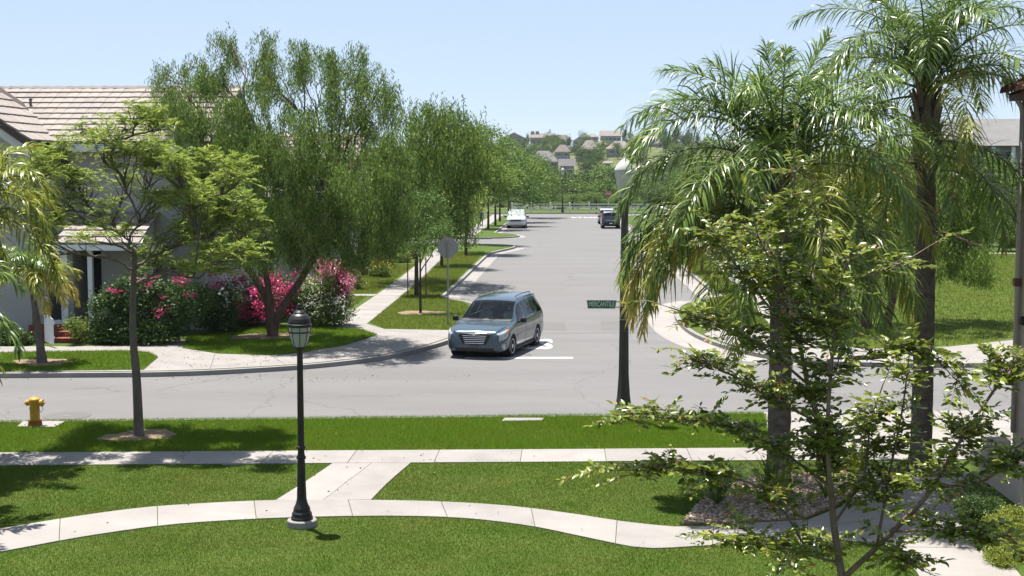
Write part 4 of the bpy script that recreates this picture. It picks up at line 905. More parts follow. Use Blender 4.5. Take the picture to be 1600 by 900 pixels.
# ------------------------------------------------------------------ crepe myrtle close to the viewer
def myrtle():
    g = np.random.default_rng(91); Ym = 8.0; base = Vector((at(1322, 900, Ym).x + 0.02, Ym + 0.1, 0))
    t = root('crepe_myrtle', 'glossy-leaved crepe myrtle with red young tips close by on the right', 'tree', base)
    q = Q(); stems = []
    A = lambda px, py, dy=0.0: np.array(tuple(at(px, py, Ym + dy)))
    def stem(pts, r0, r1):
        p = catmull(pts, 6); q.add(*tube(p, np.linspace(r0, r1, len(p)), 7)); stems.append(p); return p
    hub = A(1316, 905); b0 = np.array(tuple(base))
    stem([b0, b0 + [0.03, 0, 1.2], b0 + [-0.02, -0.05, 2.2], hub], 0.06, 0.026)
    S = [([(1316, 905, 0), (1303, 820, .05), (1297, 760, .1), (1278, 660, .12), (1262, 600, .1), (1250, 540, .05), (1233, 470, 0)], .024, .009),
         ([(1303, 820, .05), (1293, 690, -.1), (1300, 560, -.15), (1312, 470, -.1), (1322, 410, -.1)], .016, .005),
         ([(1316, 905, 0), (1370, 855, -.1), (1435, 790, -.2), (1456, 762, -.25), (1500, 690, -.3), (1560, 600, -.3), (1600, 545, -.3)], .018, .006),
         ([(1312, 880, 0), (1245, 862, -.15), (1180, 848, -.25), (1130, 838, -.3)], .010, .004),
         ([(1297, 760, .1), (1220, 705, .2), (1150, 670, .25), (1070, 655, .2), (990, 652, .15)], .010, .004),
         ([(1262, 600, .1), (1195, 545, .15), (1120, 505, .2), (1045, 480, .2)], .009, .004),
         ([(1250, 540, .05), (1215, 440, .1), (1225, 370, .12), (1240, 300, .1), (1243, 235, .1)], .010, .004),
         ([(1316, 440, -.1), (1360, 430, -.15), (1410, 410, -.2), (1452, 385, -.2)], .007, .003),
         ([(1300, 560, -.15), (1370, 560, -.3), (1440, 545, -.35), (1500, 600, -.35)], .007, .003),
         ([(1456, 762, -.25), (1540, 750, -.35), (1600, 690, -.4)], .009, .004),
         ([(1400, 830, -.15), (1470, 830, -.3), (1540, 830, -.35), (1590, 850, -.4)], .008, .004),
         ([(1262, 860, -.1), (1200, 770, -.1), (1110, 740, 0), (1020, 735, .1), (945, 735, .1)], .008, .003),
         ([(1278, 660, .12), (1200, 620, .3), (1150, 590, .35), (1085, 560, .3)], .008, .003),
         ([(1250, 540, .05), (1170, 440, .2), (1140, 400, .25), (1120, 365, .2)], .008, .003),
         ([(1300, 560, -.15), (1270, 430, .2), (1285, 390, .3), (1280, 350, .3)], .007, .003),
         ([(1370, 855, -.1), (1390, 740, .2), (1410, 640, .3), (1420, 560, .3)], .010, .004),
         ([(1303, 820, .05), (1350, 740, .2), (1360, 660, .3), (1380, 600, .3)], .009, .004),
         ([(1316, 905, 0), (1310, 860, .2), (1290, 850, .3), (1230, 880, .3)], .007, .003),
         ([(1370, 855, -.1), (1420, 880, -.3), (1450, 895, -.4)], .006, .003),
         ([(1233, 470, 0), (1200, 400, -.1), (1185, 370, -.2), (1178, 340, -.2)], .007, .003)]
    for pts, r0, r1 in S: stem([A(*p) for p in pts], r0, r1)
    twigs = []
    for si, p in enumerate(stems[1:]):
        ln = np.concatenate([[0], np.cumsum(np.linalg.norm(np.diff(p, axis=0), axis=1))])
        n = int(ln[-1] / 0.060) + 1
        for k in range(n):
            s = g.uniform(0.30 if si < 3 else 0.18, 1.0) * ln[-1]
            c = np.array([np.interp(s, ln, p[:, a]) for a in range(3)])
            if c[2] > 5.1 and g.random() < 0.58: continue
            tg = unit(np.array([np.interp(min(s + .05, ln[-1]), ln, p[:, a]) for a in range(3)]) - np.array([np.interp(max(0, s - .05), ln, p[:, a]) for a in range(3)]))
            for _ in range(g.integers(3, 6)):
                az = g.random() * 6.283
                d = unit(tg * g.uniform(0.0, 0.6) + np.array([math.cos(az), math.sin(az), g.uniform(-0.25, 0.85)]))
                twigs.append((c + g.normal(size=3) * 0.015, d, g.uniform(0.09, 0.25)))
        twigs.append((p[-1], unit(p[-1] - p[-3]), 0.26))
    C = []; D = []; N = []; Ls = []
    for c, d, L in twigs:
        e = c + d * L + np.array([0, 0, -0.22 * L]); pts = catmull([c, (c + e) / 2 + np.array([0, 0, 0.10 * L]) + g.normal(size=3) * 0.008, e], 4)
        q.add(*tube(pts, np.linspace(0.0028, 0.0012, len(pts)), 4))
        m = int(L / 0.0165) + 1
        side = unit(np.cross(d, [0, 0, 1.0]) + g.normal(size=3) * 0.15)
        for k in range(m):
            s = 0.12 + 0.88 * (k + 0.8) / m; ix = min(s, 1) * (len(pts) - 1); i0 = min(int(ix), len(pts) - 2); pos = pts[i0] + (pts[i0 + 1] - pts[i0]) * (ix - i0)
            dd = unit(side * (1 if k % 2 else -1) * 0.9 + d * 0.55 + np.array([0, 0, -0.12]) + g.normal(size=3) * 0.18)
            if k == m - 1: dd = unit(d + g.normal(size=3) * 0.15)
            l = g.uniform(0.050, 0.078) * (1 - 0.25 * s)
            C.append(pos + dd * 0.005); D.append(dd); Ls.append(l); N.append(unit(np.array([0, 0, 1.0]) + g.normal(size=3) * 0.55))
    C = np.array(C); D = np.array(D); N = np.array(N); Ls = np.array(Ls)
    S_ = unit(np.cross(N, D)); N = np.cross(D, S_)
    # leaf in local frame: x along, y across, z up; a folded and arched blade
    lv = np.array([(0, 0, 0), (0.28, 0.20, 0.05), (0.28, 0, 0.0), (0.28, -0.20, 0.05), (0.66, 0.18, 0.03), (0.66, 0, -0.03), (0.66, -0.18, 0.03), (1.0, 0, -0.12)])
    lf = [(0, 2, 1, 1), (0, 3, 2, 2)]
    quads = np.array([(1, 2, 5, 4), (2, 3, 6, 5)]); tris = np.array([(0, 2, 1), (0, 3, 2), (4, 5, 7), (5, 6, 7)])
    T3 = np.array([(0, 2, 1), (0, 3, 2), (1, 2, 5), (1, 5, 4), (2, 3, 6), (2, 6, 5), (4, 5, 7), (5, 6, 7)])
    dist = np.array([(Vector(c) - camo.location).length for c in C])
    # which show largest: near the viewer and inside the picture
    def inpic(c):
        v = Vector(c) - camo.location; cc, ss = math.cos(-YAW), math.sin(-YAW)
        x, y = cc * v.x - ss * v.y, ss * v.x + cc * v.y; fy = y * math.cos(PITCH) - v.z * math.sin(PITCH); up = y * math.sin(PITCH) + v.z * math.cos(PITCH)
        return 0 < 800 + F * x / fy < 1600 and 0 < 450 - F * up / fy < 900
    score = np.array([Ls[k] / dist[k] * abs(N[k] @ unit(np.array(tuple(camo.location)) - C[k])) if inpic(C[k]) else 0 for k in range(len(C))])
    big = np.argsort(-score)[:300]; isbig = np.zeros(len(C), bool); isbig[big] = True
    rest = np.where(~isbig)[0]
    V = C[rest][:, None] + Ls[rest][:, None, None] * (lv[None, :, 0:1] * D[rest][:, None] + lv[None, :, 1:2] * S_[rest][:, None] + lv[None, :, 2:3] * N[rest][:, None])
    Fq = (np.arange(len(rest))[:, None, None] * 8 + T3[None]).reshape(-1, 3)
    b = np.array(tuple(base))
    q.V = [v - b for v in q.V]; obj('trunk', q.mesh('trunk'), 'bark_myrtle', t, smooth=True)
    obj('crown', npmesh('crown', V.reshape(-1, 3) - b, Fq), 'myrtle_leaf', t, 'stuff')
    lm = npmesh('leaf', lv, T3); lm.materials.append(MATS['myrtle_leaf_single'])
    ly = npmesh('leaf', lv, T3); ly.materials.append(MATS['myrtle_leaf_young'])
    for k in big:
        o = bpy.data.objects.new('leaf', ly if g.random() < 0.02 else lm); COL.objects.link(o); o.parent = t
        Mx = Matrix.Identity(4)
        for r in range(3):
            Mx[r][0], Mx[r][1], Mx[r][2], Mx[r][3] = D[k][r] * Ls[k], S_[k][r] * Ls[k], N[k][r] * Ls[k], C[k][r] - b[r]
        o.matrix_local = Mx
myrtle()

# ------------------------------------------------------------------ lamps, signs, hydrant
def garden_lamp():
    t = root('lamp_post', 'black lantern lamp post on a round concrete foot beside the curved path', 'street lamp', P(472, 822), scale=(0.88, 0.88, 1.0))
    MB().lathe([(0.27, -0.05), (0.27, 0.10), (0.255, 0.115), (0.0, 0.116)], 28, cap=False).obj('footing', 'concrete', t)
    MB().lathe([(0.20, 0.116), (0.20, 0.15), (0.185, 0.17), (0.18, 0.22), (0.155, 0.25), (0.15, 0.30), (0.115, 0.36), (0.10, 0.40), (0.085, 0.47)], 32).obj('base', 'black_metal', t)
    # fluted shaft
    n = 24; vs = []; fs = []; prof = [(0.088, 0.46), (0.075, 0.8), (0.066, 1.18), (0.060, 1.19), (0.058, 2.0), (0.052, 2.86)]
    for r, z in prof:
        for i in range(n):
            a = 2 * math.pi * i / n; rr = r * (1.0 if i % 2 else 0.93); vs.append(Vector((rr * math.cos(a), rr * math.sin(a), z)))
    for j in range(len(prof) - 1):
        for i in range(n): fs.append((j * n + i, j * n + (i + 1) % n, (j + 1) * n + (i + 1) % n, (j + 1) * n + i))
    MB().add(vs, fs).obj('shaft', 'black_metal', t)
    for z in (1.12, 1.28): MB().lathe([(0.06, z - 0.035), (0.088, z - 0.02), (0.088, z + 0.012), (0.066, z + 0.03)], 20).obj('collar', 'black_metal', t, smooth=True)
    MB().lathe([(0.052, 2.80), (0.075, 2.84), (0.11, 2.875), (0.12, 2.90)], 20).obj('fitter', 'black_metal', t, smooth=True)
    g = MB().lathe([(0.105, 2.90), (0.15, 2.98), (0.178, 3.08), (0.192, 3.18), (0.195, 3.22)], 24, cap=False).obj('lantern_glass', 'lamp_glass', t, smooth=True)
    for k in range(8):
        a = k * math.pi / 4 + 0.2; pr = [(0.109, 2.90), (0.154, 2.98), (0.182, 3.08), (0.196, 3.18), (0.199, 3.22)]
        MB().tube([(r * math.cos(a), r * math.sin(a), z) for r, z in pr], 0.0065, 5).obj('cage_bar', 'black_metal', g)
    MB().lathe([(0.2, 3.125), (0.203, 3.13), (0.203, 3.142), (0.2, 3.147)], 24, cap=False).obj('cage_ring', 'black_metal', g)
    c = MB().lathe([(0.20, 3.215), (0.225, 3.22), (0.225, 3.262), (0.205, 3.27), (0.205, 3.30), (0.19, 3.35), (0.155, 3.40), (0.11, 3.43), (0.105, 3.45), (0.07, 3.48), (0.055, 3.50)], 40).obj('lantern_roof', 'black_metal', t)
    MB().lathe([(0.03, 3.49), (0.055, 3.515), (0.055, 3.53), (0.025, 3.55), (0.036, 3.56), (0.036, 3.575), (0.012, 3.59)], 14).obj('finial', 'black_metal', c, smooth=True)
garden_lamp()
def street_lamp(label, loc, s=1.0):
    t = root('street_lamp', label, 'street lamp', loc, scale=s)
    n = 8; prof = [(0.24, 0), (0.23, 0.10), (0.158, 0.55), (0.124, 1.05), (0.115, 1.8), (0.10, 3.4), (0.085, 4.75), (0.085, 4.9)]
    MB().lathe(prof, n, rot=R(22.5)).obj('pole', 'pole_concrete', t, bevel=0.006)
    MB().lathe([(0.10, 4.9), (0.15, 4.93), (0.15, 4.98), (0.10, 5.02), (0.115, 5.08)], 18).obj('fitter', 'black_metal', t, smooth=True)
    MB().lathe([(0.105, 5.08), (0.15, 5.2), (0.195, 5.4), (0.226, 5.58), (0.235, 5.68)], 26, cap=False).obj('globe', 'globe', t, smooth=True)
    MB().lathe([(0.235, 5.68), (0.245, 5.695), (0.242, 5.72), (0.19, 5.82), (0.12, 5.90), (0.06, 5.945), (0.04, 5.97), (0.03, 6.03), (0.008, 6.09)], 26).obj('globe_cap', 'globe', t, smooth=True)
    for z in (2.3, 2.62): MB().lathe([(0.108, z), (0.118, z), (0.118, z + 0.02), (0.107, z + 0.02)], 12, cap=False).obj('strap', 'galvanised', t)
    return t
street_lamp('tall lamp with white acorn globe and dark octagonal pole at the corner', P(974, 655))
street_lamp('distant lamp with white globe in front of the white rail fence', (-0.28, 193.6, 0), 1.05)
# street name sign
t = root('street_name_sign', 'green street name sign with white letters strapped to the tall lamp', 'street sign', (1.19, 31.26, 2.66))
w_, h_ = 0.68, 0.20
MB().add([Vector(v) for y in (-0.004, 0.004) for v in ((-w_ + 0.02, y, -h_ / 2), (-0.02, y, -h_ / 2), (0.0, y, h_ / 2), (-w_ - 0.005, y, h_ / 2))], [(0, 1, 2, 3), (7, 6, 5, 4), (0, 4, 5, 1), (1, 5, 6, 2), (2, 6, 7, 3), (3, 7, 4, 0)]).obj('border', 'sign_white', t)
MB().add([Vector(v) for y in (-0.0065, 0.0065) for v in ((-w_ + 0.035, y, -h_ / 2 + 0.014), (-0.035, y, -h_ / 2 + 0.014), (-0.018, y, h_ / 2 - 0.014), (-w_ + 0.015, y, h_ / 2 - 0.014))], [(0, 1, 2, 3), (7, 6, 5, 4), (0, 4, 5, 1), (1, 5, 6, 2), (2, 6, 7, 3), (3, 7, 4, 0)]).obj('panel', 'sign_green', t)
me = text_mesh('MERCANTILE', 0.165, 0.60, 0.001, 0.0012)
o = obj('lettering', me, 'sign_white', t); o.location = (-w_ / 2, -0.0085, 0.0); o.rotation_euler = (R(90), 0, 0)
MB().box(-0.01, 0.1, -0.012, 0.012, -0.075, -0.05).box(-0.01, 0.1, -0.012, 0.012, 0.05, 0.075).obj('bracket', 'galvanised', t)
def octagon(r): return [(r * math.cos(R(22.5 + 45 * k)), r * math.sin(R(22.5 + 45 * k))) for k in range(8)]
def stop_sign(label, loc, h, front, rz=0.0):
    t = root('stop_sign', label, 'stop sign', loc, rz)
    MB().lathe([(0.033, -0.1), (0.033, h + 0.3)], 8).obj('post', 'galvanised', t)
    M = Matrix.Translation((0, 0.05, h)) @ Matrix.Rotation(R(90), 4, 'X')
    M2 = Matrix.Translation((0, 0.062, h)) @ Matrix.Rotation(R(90), 4, 'X')
    MB().prism(octagon(0.41), -0.004, 0.004, M).obj('back_plate', 'sign_back', t)
    MB().prism(octagon(0.405), -0.002, 0.006, M2).obj('face_border', 'sign_white', t)
    M3 = Matrix.Translation((0, 0.068, h)) @ Matrix.Rotation(R(90), 4, 'X')
    MB().prism(octagon(0.385), -0.002, 0.004, M3).obj('face', 'sign_red', t)
    me = text_mesh('STOP', 0.36, 0.8, 0.001, 0.006); o = obj('lettering', me, 'sign_white', t); o.location = (0, 0.072, h); o.rotation_euler = (R(90), 0, R(180))
    for dz in (-0.2, 0.2): MB().box(-0.05, 0.05, -0.036, 0.046, h + dz - 0.012, h + dz + 0.012).obj('clamp', 'galvanised', t)
    return t
stop_sign('stop sign seen from its bare grey back beside the minivan', (-4.31, 50.67, 0), 2.88, False)
stop_sign('small red stop sign facing the street near its far end on the right', (5.9, 186.5, 0), 2.75, True, math.pi)
# fire hydrant on a concrete pad
MB().prism([tuple(p[:2]) for p in hyd_pad], -0.02, 0.03).obj('hydrant_pad', 'concrete', None, 'structure')
t = root('fire_hydrant', 'yellow fire hydrant on a white concrete pad at the kerb', 'fire hydrant', (P(55, 666).x, P(55, 666).y, 0.03))
MB().lathe([(0.155, 0), (0.155, 0.05), (0.13, 0.055), (0.13, 0.085), (0.105, 0.09)], 18).obj('flange', 'hydrant_rust', t)
for k in range(6): MB().lathe([(0.016, 0.05), (0.016, 0.105)], 6, Matrix.Translation((0.142 * math.cos(k * 1.047), 0.142 * math.sin(k * 1.047), 0))).obj('bolt', 'hydrant_rust', t)
MB().lathe([(0.112, 0.09), (0.108, 0.14), (0.108, 0.50), (0.116, 0.53), (0.116, 0.555), (0.112, 0.56)], 20).obj('barrel', 'hydrant_yellow', t, smooth=True)
MB().lathe([(0.125, 0.545), (0.125, 0.575), (0.105, 0.60), (0.06, 0.622), (0.03, 0.628), (0.03, 0.655), (0.0, 0.657)], 20, cap=False).obj('bonnet', 'hydrant_yellow', t, smooth=True)
for sx, rr, ln in ((-1, 0.07, 0.19), (1, 0.085, 0.20)):
    M = Matrix.Translation((0, 0, 0.50)) @ Matrix.Rotation(R(90 * sx), 4, 'Y')
    nz = MB().lathe([(rr * 0.8, 0.08), (rr * 0.8, ln - 0.05), (rr, ln - 0.05), (rr, ln - 0.01), (rr * 0.7, ln), (0.025, ln + 0.003), (0.025, ln + 0.035)], 14, M).obj('nozzle', 'hydrant_yellow', t, smooth=False)
MB().tube([(0.2, -0.05, 0.46), (0.21, -0.06, 0.36), (0.18, -0.08, 0.30), (0.13, -0.08, 0.36), (0.11, -0.06, 0.44)], 0.007, 4).obj('chain', 'iron', t)
MB().lathe([(0.05, 0.09), (0.05, 0.13), (0.02, 0.133)], 10, Matrix.Translation((-0.02, -0.01, 0.4)) @ Matrix.Rotation(R(90), 4, 'X')).obj('nozzle', 'hydrant_yellow', t)
# manhole and utility covers
def disc(name, c, r0, r1, z, m, lab, cat):
    n = 32; mb = MB(); vs = [Vector((r * math.cos(2 * math.pi * i / n), r * math.sin(2 * math.pi * i / n), 0)) for r in (r0, r1) for i in range(n)]
    fs = [(i, (i + 1) % n, n + (i + 1) % n, n + i) for i in range(n)] if r0 > 0.001 else [tuple(range(n, 2 * n))]
    return mb, vs, fs
mc = P(105, 650, ZR)
t = root('manhole_cover', 'round manhole cover in the asphalt behind the hydrant', 'manhole cover', (mc.x, mc.y, ZR + 0.004))
MB().lathe([(0.55, 0.0), (0.55, 0.004), (0.36, 0.005)], 36, cap=False).obj('collar', 'asphalt_patch', t)
MB().lathe([(0.36, 0.0), (0.36, 0.007), (0.31, 0.0075), (0.30, 0.005), (0.0, 0.005)], 36, cap=False).obj('lid', 'asphalt_patch', t)
MB().lathe([(0.10, 0.005), (0.10, 0.009), (0.0, 0.0095)], 16, cap=False).obj('hub', 'iron', t)
for poly, lb in ((cov, 'pale utility cover at the road edge of the verge'), (cov2, 'pale utility cover in the lawn behind the black lamp')):
    c = sum((Vector(p) for p in poly), Vector()) / 4
    t = root('utility_cover', lb, 'utility cover', (c.x, c.y, 0.02))
    MB().prism([(p.x - c.x, p.y - c.y) for p in poly], -0.04, 0.012).obj('frame', 'concrete', t)
    MB().prism([((p.x - c.x) * .9, (p.y - c.y) * .86) for p in poly], 0.0, 0.02).obj('lid', 'concrete_b', t)

# ------------------------------------------------------------------ vehicles
def ringpts(st):
    x, w_, zb, zm, wb, zbelt, wr, zt, sh = st
    return np.array([(x, 0, zb), (x, w_ * 0.82, zb), (x, w_ * 0.97, zb + 0.10), (x, w_, zm), (x, wb, zbelt), (x, wr, zt - sh), (x, wr * 0.93, zt - sh * 0.35), (x, wr * 0.5, zt - 0.01), (x, 0, zt)])
class Body:
    def __init__(s, st, mu=5, mv=4):
        s.st = np.array(st, float); s.x = s.st[:, 0]; s.k = len(st)
        s.ctrl = np.array([ringpts(r) for r in s.st])          # k x 9 x 3
    def ev(s, x, v):
        """surface point for length x and ring parameter v (arrays)"""
        x = np.asarray(x, float); v = np.asarray(v, float)
        u = np.interp(x, s.x, np.arange(s.k))
        def cr(A, u, n):
            i = np.clip(np.floor(u).astype(int), 0, n - 2); t = (u - i)[:, None]
            p = lambda j: A(np.clip(j, 0, n - 1))
            a, b, c, d = p(i - 1), p(i), p(i + 1), p(i + 2)
            return 0.5 * (2 * b + (c - a) * t + (2 * a - 5 * b + 4 * c - d) * t * t + (3 * b - a - 3 * c + d) * t ** 3)
        iv = np.clip(np.floor(v).astype(int), 0, 7)
        def rowat(jv):
            jv = np.clip(jv, 0, 8)
            iu = np.clip(np.floor(u).astype(int), 0, s.k - 2); t = (u - iu)[:, None]
            g = lambda q: s.ctrl[np.clip(q, 0, s.k - 1), jv]
            a, b, c, d = g(iu - 1), g(iu), g(iu + 1), g(iu + 2)
            # damped tangents keep uneven station spacing from overshooting
            h = lambda q: s.x[np.clip(q, 0, s.k - 1)]
            hb = (h(iu + 1) - h(iu))[:, None]
            m0 = (c - a) / np.maximum(1e-6, (h(iu + 1) - h(iu - 1)))[:, None] * hb; m1 = (d - b) / np.maximum(1e-6, (h(iu + 2) - h(iu)))[:, None] * hb
            return (2 * t ** 3 - 3 * t ** 2 + 1) * b + (t ** 3 - 2 * t ** 2 + t) * m0 + (-2 * t ** 3 + 3 * t ** 2) * c + (t ** 3 - t ** 2) * m1
        t = (v - iv)[:, None]
        a, b, c, d = rowat(iv - 1), rowat(iv), rowat(iv + 1), rowat(iv + 2)
        a = np.where((iv == 0)[:, None], c * [1, -1, 1], a); d = np.where((iv == 7)[:, None], b * [1, -1, 1], d)
        tn = 0.75
        m0 = (c - a) * 0.5 * tn; m1 = (d - b) * 0.5 * tn
        return (2 * t ** 3 - 3 * t ** 2 + 1) * b + (t ** 3 - 2 * t ** 2 + t) * m0 + (-2 * t ** 3 + 3 * t ** 2) * c + (t ** 3 - t ** 2) * m1
    def shell(s, arches, nx=110, nv=36, holes=()):
        xs = np.unique(np.concatenate([np.linspace(s.x[0], s.x[-1], nx), s.x])); vs = np.linspace(0, 8, nv)
        Xg, Vg = np.meshgrid(xs, vs, indexing='ij'); Pn = s.ev(Xg.ravel(), Vg.ravel()).reshape(len(xs), nv, 3)
        full = np.concatenate([Pn, (Pn * [1, -1, 1])[:, -2:0:-1]], 1); n2 = full.shape[1]
        bm = bmesh.new(); vv = [[bm.verts.new(p) for p in row] for row in full]
        inh = lambda x, v: any(inpoly(np.array([x]), np.array([v]), h)[0] for h in holes)
        for i in range(len(xs) - 1):
            for j in range(n2):
                jj = j + 0.5 if j < nv - 1 else 2 * (nv - 1) - j - 0.5
                if holes and inh((xs[i] + xs[i + 1]) / 2, jj * 8 / (nv - 1)): continue
                q = [vv[i][j], vv[i][(j + 1) % n2], vv[i + 1][(j + 1) % n2], vv[i + 1][j]]
                bm.faces.new(q)
        bm.faces.new(vv[0]); bm.faces.new(vv[-1][::-1])
        for ax, az, ar in arches:
            dele = [f for f in bm.faces if (lambda c: math.hypot(c.x - ax, c.z - az) < ar and abs(c.y) > 0.3)(f.calc_center_median())]
            edge = set()
            for f in dele:
                for v in f.verts: edge.add(v)
            bmesh.ops.delete(bm, geom=dele, context='FACES')
            for v in edge:
                if v.is_valid and v.link_faces and abs(v.co.y) > 0.4:
                    d = Vector((v.co.x - ax, 0, v.co.z - az)); L = d.length
                    if L > 1e-4 and v.co.z > 0.3: v.co.x, v.co.z = ax + d.x / L * ar, az + d.z / L * ar
        bmesh.ops.recalc_face_normals(bm, faces=bm.faces)
        me = bpy.data.meshes.new('body'); bm.to_mesh(me); bm.free(); return me
    def patch(s, corners, off=0.006, n=10, mirror=True, only=None):
        """corners: four (x, v); returns MB on both sides (or one)"""
        c = np.array(corners, float); a = np.linspace(0, 1, n)
        U, W = np.meshgrid(a, a, indexing='ij')
        xv = (c[0] * ((1 - U) * (1 - W))[..., None] + c[1] * (U * (1 - W))[..., None] + c[2] * (U * W)[..., None] + c[3] * ((1 - U) * W)[..., None]).reshape(-1, 2)
        p = s.ev(xv[:, 0], xv[:, 1]); e = 0.01
        tx = s.ev(np.minimum(xv[:, 0] + e, s.x[-1]), xv[:, 1]) - s.ev(np.maximum(xv[:, 0] - e, s.x[0]), xv[:, 1]); tv = s.ev(xv[:, 0], np.minimum(8, xv[:, 1] + e)) - s.ev(xv[:, 0], np.maximum(0, xv[:, 1] - e))
        nn = unit(np.cross(tx, tv)); 
        cen = np.array([np.mean(s.x), 0, 0.8]); sg = np.sign(((p - cen) * nn).sum(1))[:, None]; p = p + nn * sg * off
        fs = [(i * n + j, i * n + j + 1, (i + 1) * n + j + 1, (i + 1) * n + j) for i in range(n - 1) for j in range(n - 1)]
        out = MB()
        if only in (None, 1): out.add([Vector(v) for v in p], fs)
        if only in (None, -1): out.add([Vector(v * [1, -1, 1]) for v in p], fs)
        return out
def wheel(t, x, y, r, wd=0.21, spokes=9, rim='alloy'):
    s = 1 if y > 0 else -1
    M = Matrix.Translation((x, y, r)) @ Matrix.Rotation(R(-90 * s), 4, 'X')
    wo_ = bpy.data.objects.new('wheel', MB().lathe([(r * 0.62, -wd / 2), (r * 0.9, -wd / 2), (r, -wd * 0.36), (r, wd * 0.36), (r * 0.9, wd / 2), (r * 0.66, wd / 2 - 0.005), (r * 0.64, wd * 0.3)], 28, M, cap=False).mesh('tyre'))
    wo_.data.materials.append(MATS['rubber']); link(wo_, t); wo_.data.polygons.foreach_set('use_smooth', [True] * len(wo_.data.polygons))
    MB().lathe([(r * 0.70, wd * 0.46), (r * 0.68, wd * 0.52), (r * 0.62, wd * 0.47), (r * 0.58, wd * 0.36), (0.0, wd * 0.38)], 28, M, cap=False).obj('rim', rim, wo_)
    mb = MB()
    for k in range(spokes):
        mb.box(0.02, r * 0.62, -0.026, 0.026, wd * 0.3, wd * 0.47, M @ Matrix.Rotation(k * 2 * math.pi / spokes, 4, 'Z'))
    mb.obj('spokes', rim, wo_); MB().lathe([(0.07, wd * 0.2), (0.07, wd * 0.49), (0.0, wd * 0.51)], 14, M, cap=False).obj('hub_cap', rim, wo_)
def well(t, x, r, hw):
    for s in (-1, 1):
        MB().lathe([(r, 0.0), (r, 0.34)], 24, Matrix.Translation((x, s * (hw - 0.01), r * 0.95)) @ Matrix.Rotation(R(90 * s), 4, 'X')).obj('wheel_well', 'rubber', t)
def minivan():
    hx, hy = 0.235, 0.972
    t = root('minivan', 'steel blue minivan waiting at the stop line with its nose towards us', 'minivan', (-2.78, 42.25, ZR), math.atan2(hy, hx))
    #      x     w     zb    zm    wb    zbelt wr    zt    sh
    st = [(0.00, 0.62, 0.36, 0.52, 0.60, 0.66, 0.52, 0.74, 0.03),
          (0.04, 0.76, 0.27, 0.52, 0.74, 0.73, 0.64, 0.83, 0.05),
          (0.12, 0.88, 0.23, 0.53, 0.86, 0.78, 0.72, 0.89, 0.06),
          (0.30, 0.95, 0.22, 0.55, 0.93, 0.83, 0.78, 0.945, 0.06),
          (0.60, 0.985, 0.22, 0.57, 0.965, 0.90, 0.84, 1.00, 0.05),
          (1.00, 0.995, 0.22, 0.58, 0.975, 0.95, 0.87, 1.045, 0.045),
          (1.22, 0.995, 0.21, 0.60, 0.975, 0.99, 0.875, 1.09, 0.05),
          (1.42, 0.995, 0.21, 0.60, 0.972, 1.01, 0.84, 1.215, 0.075),
          (1.75, 0.995, 0.21, 0.60, 0.970, 1.03, 0.785, 1.425, 0.09),
          (2.10, 0.995, 0.21, 0.60, 0.968, 1.04, 0.735, 1.61, 0.095),
          (2.40, 0.995, 0.21, 0.60, 0.966, 1.05, 0.72, 1.695, 0.095),
          (2.90, 0.995, 0.21, 0.60, 0.966, 1.06, 0.72, 1.74, 0.095),
          (3.70, 0.995, 0.21, 0.60, 0.964, 1.08, 0.715, 1.755, 0.095),
          (4.35, 0.990, 0.22, 0.60, 0.955, 1.09, 0.70, 1.735, 0.095),
          (4.72, 0.975, 0.24, 0.62, 0.935, 1.09, 0.68, 1.67, 0.10),
          (4.92, 0.945, 0.28, 0.64, 0.895, 1.06, 0.72, 1.36, 0.10),
          (5.03, 0.89, 0.34, 0.66, 0.84, 1.00, 0.74, 1.12, 0.06),
          (5.07, 0.80, 0.42, 0.64, 0.74, 0.84, 0.66, 0.92, 0.04)]
    b = Body(st); wr = 0.335; fx, rx = 0.95, 3.98
    holes = [[(1.33, 5.35), (2.19, 5.4), (2.19, 8.3), (1.30, 8.3)], [(1.72, 4.15), (2.40, 4.15), (2.42, 4.82), (2.10, 4.82)], [(2.55, 4.15), (3.40, 4.15), (3.40, 4.82), (2.55, 4.82)], [(3.53, 4.15), (4.56, 4.15), (4.46, 4.82), (3.53, 4.82)]]
    body = obj('body', b.shell([(fx, wr, 0.40), (rx, wr, 0.40)], 170, 54, holes), 'van_paint', t, smooth=True)
    MB().box(1.34, 1.80, -0.84, 0.84, 0.80, 1.09).obj('dashboard', 'interior_grey', t, bevel=0.05)
    MB().box(1.0, 4.85, -0.9, 0.9, 0.32, 0.40).obj('floor', 'plastic_black', t)
    MB().tube([(1.84 + 0.05 * math.sin(a), 0.40 * -1 + 0.19 * math.cos(a), 1.02 + 0.18 * math.sin(a)) for a in np.linspace(0, 6.283, 17)], 0.017, 6).obj('steering_wheel', 'plastic_black', t)
    for x in (2.35, 3.15, 3.95):
        for y in (-0.42, 0.42):
            st_ = MB().box(x - 0.25, x + 0.25, y - 0.25, y + 0.25, 0.42, 0.72).obj('seat', 'interior_grey', t, bevel=0.05)
            M = Matrix.Translation((x + 0.22, y, 0.66)) @ Matrix.Rotation(R(14), 4, 'Y')
            MB().box(-0.07, 0.07, -0.24, 0.24, 0, 0.60, M).obj('backrest', 'interior_grey', st_, bevel=0.05)
            MB().box(-0.05, 0.05, -0.13, 0.13, 0.63, 0.80, M).obj('headrest', 'interior_grey', st_, bevel=0.04)
    for x in (fx, rx):
        well(t, x, 0.40, 0.98)
        for s in (-1, 1):
            MB().tube([(x + 0.405 * math.cos(a), s * 0.972, wr + 0.405 * math.sin(a)) for a in np.linspace(-0.25, math.pi + 0.25, 22)], 0.02, 5).obj('arch_lip', 'van_paint', body, smooth=True)
    for x in (fx, rx):
        for s in (-1, 1): wheel(t, x, s * 0.87, wr)
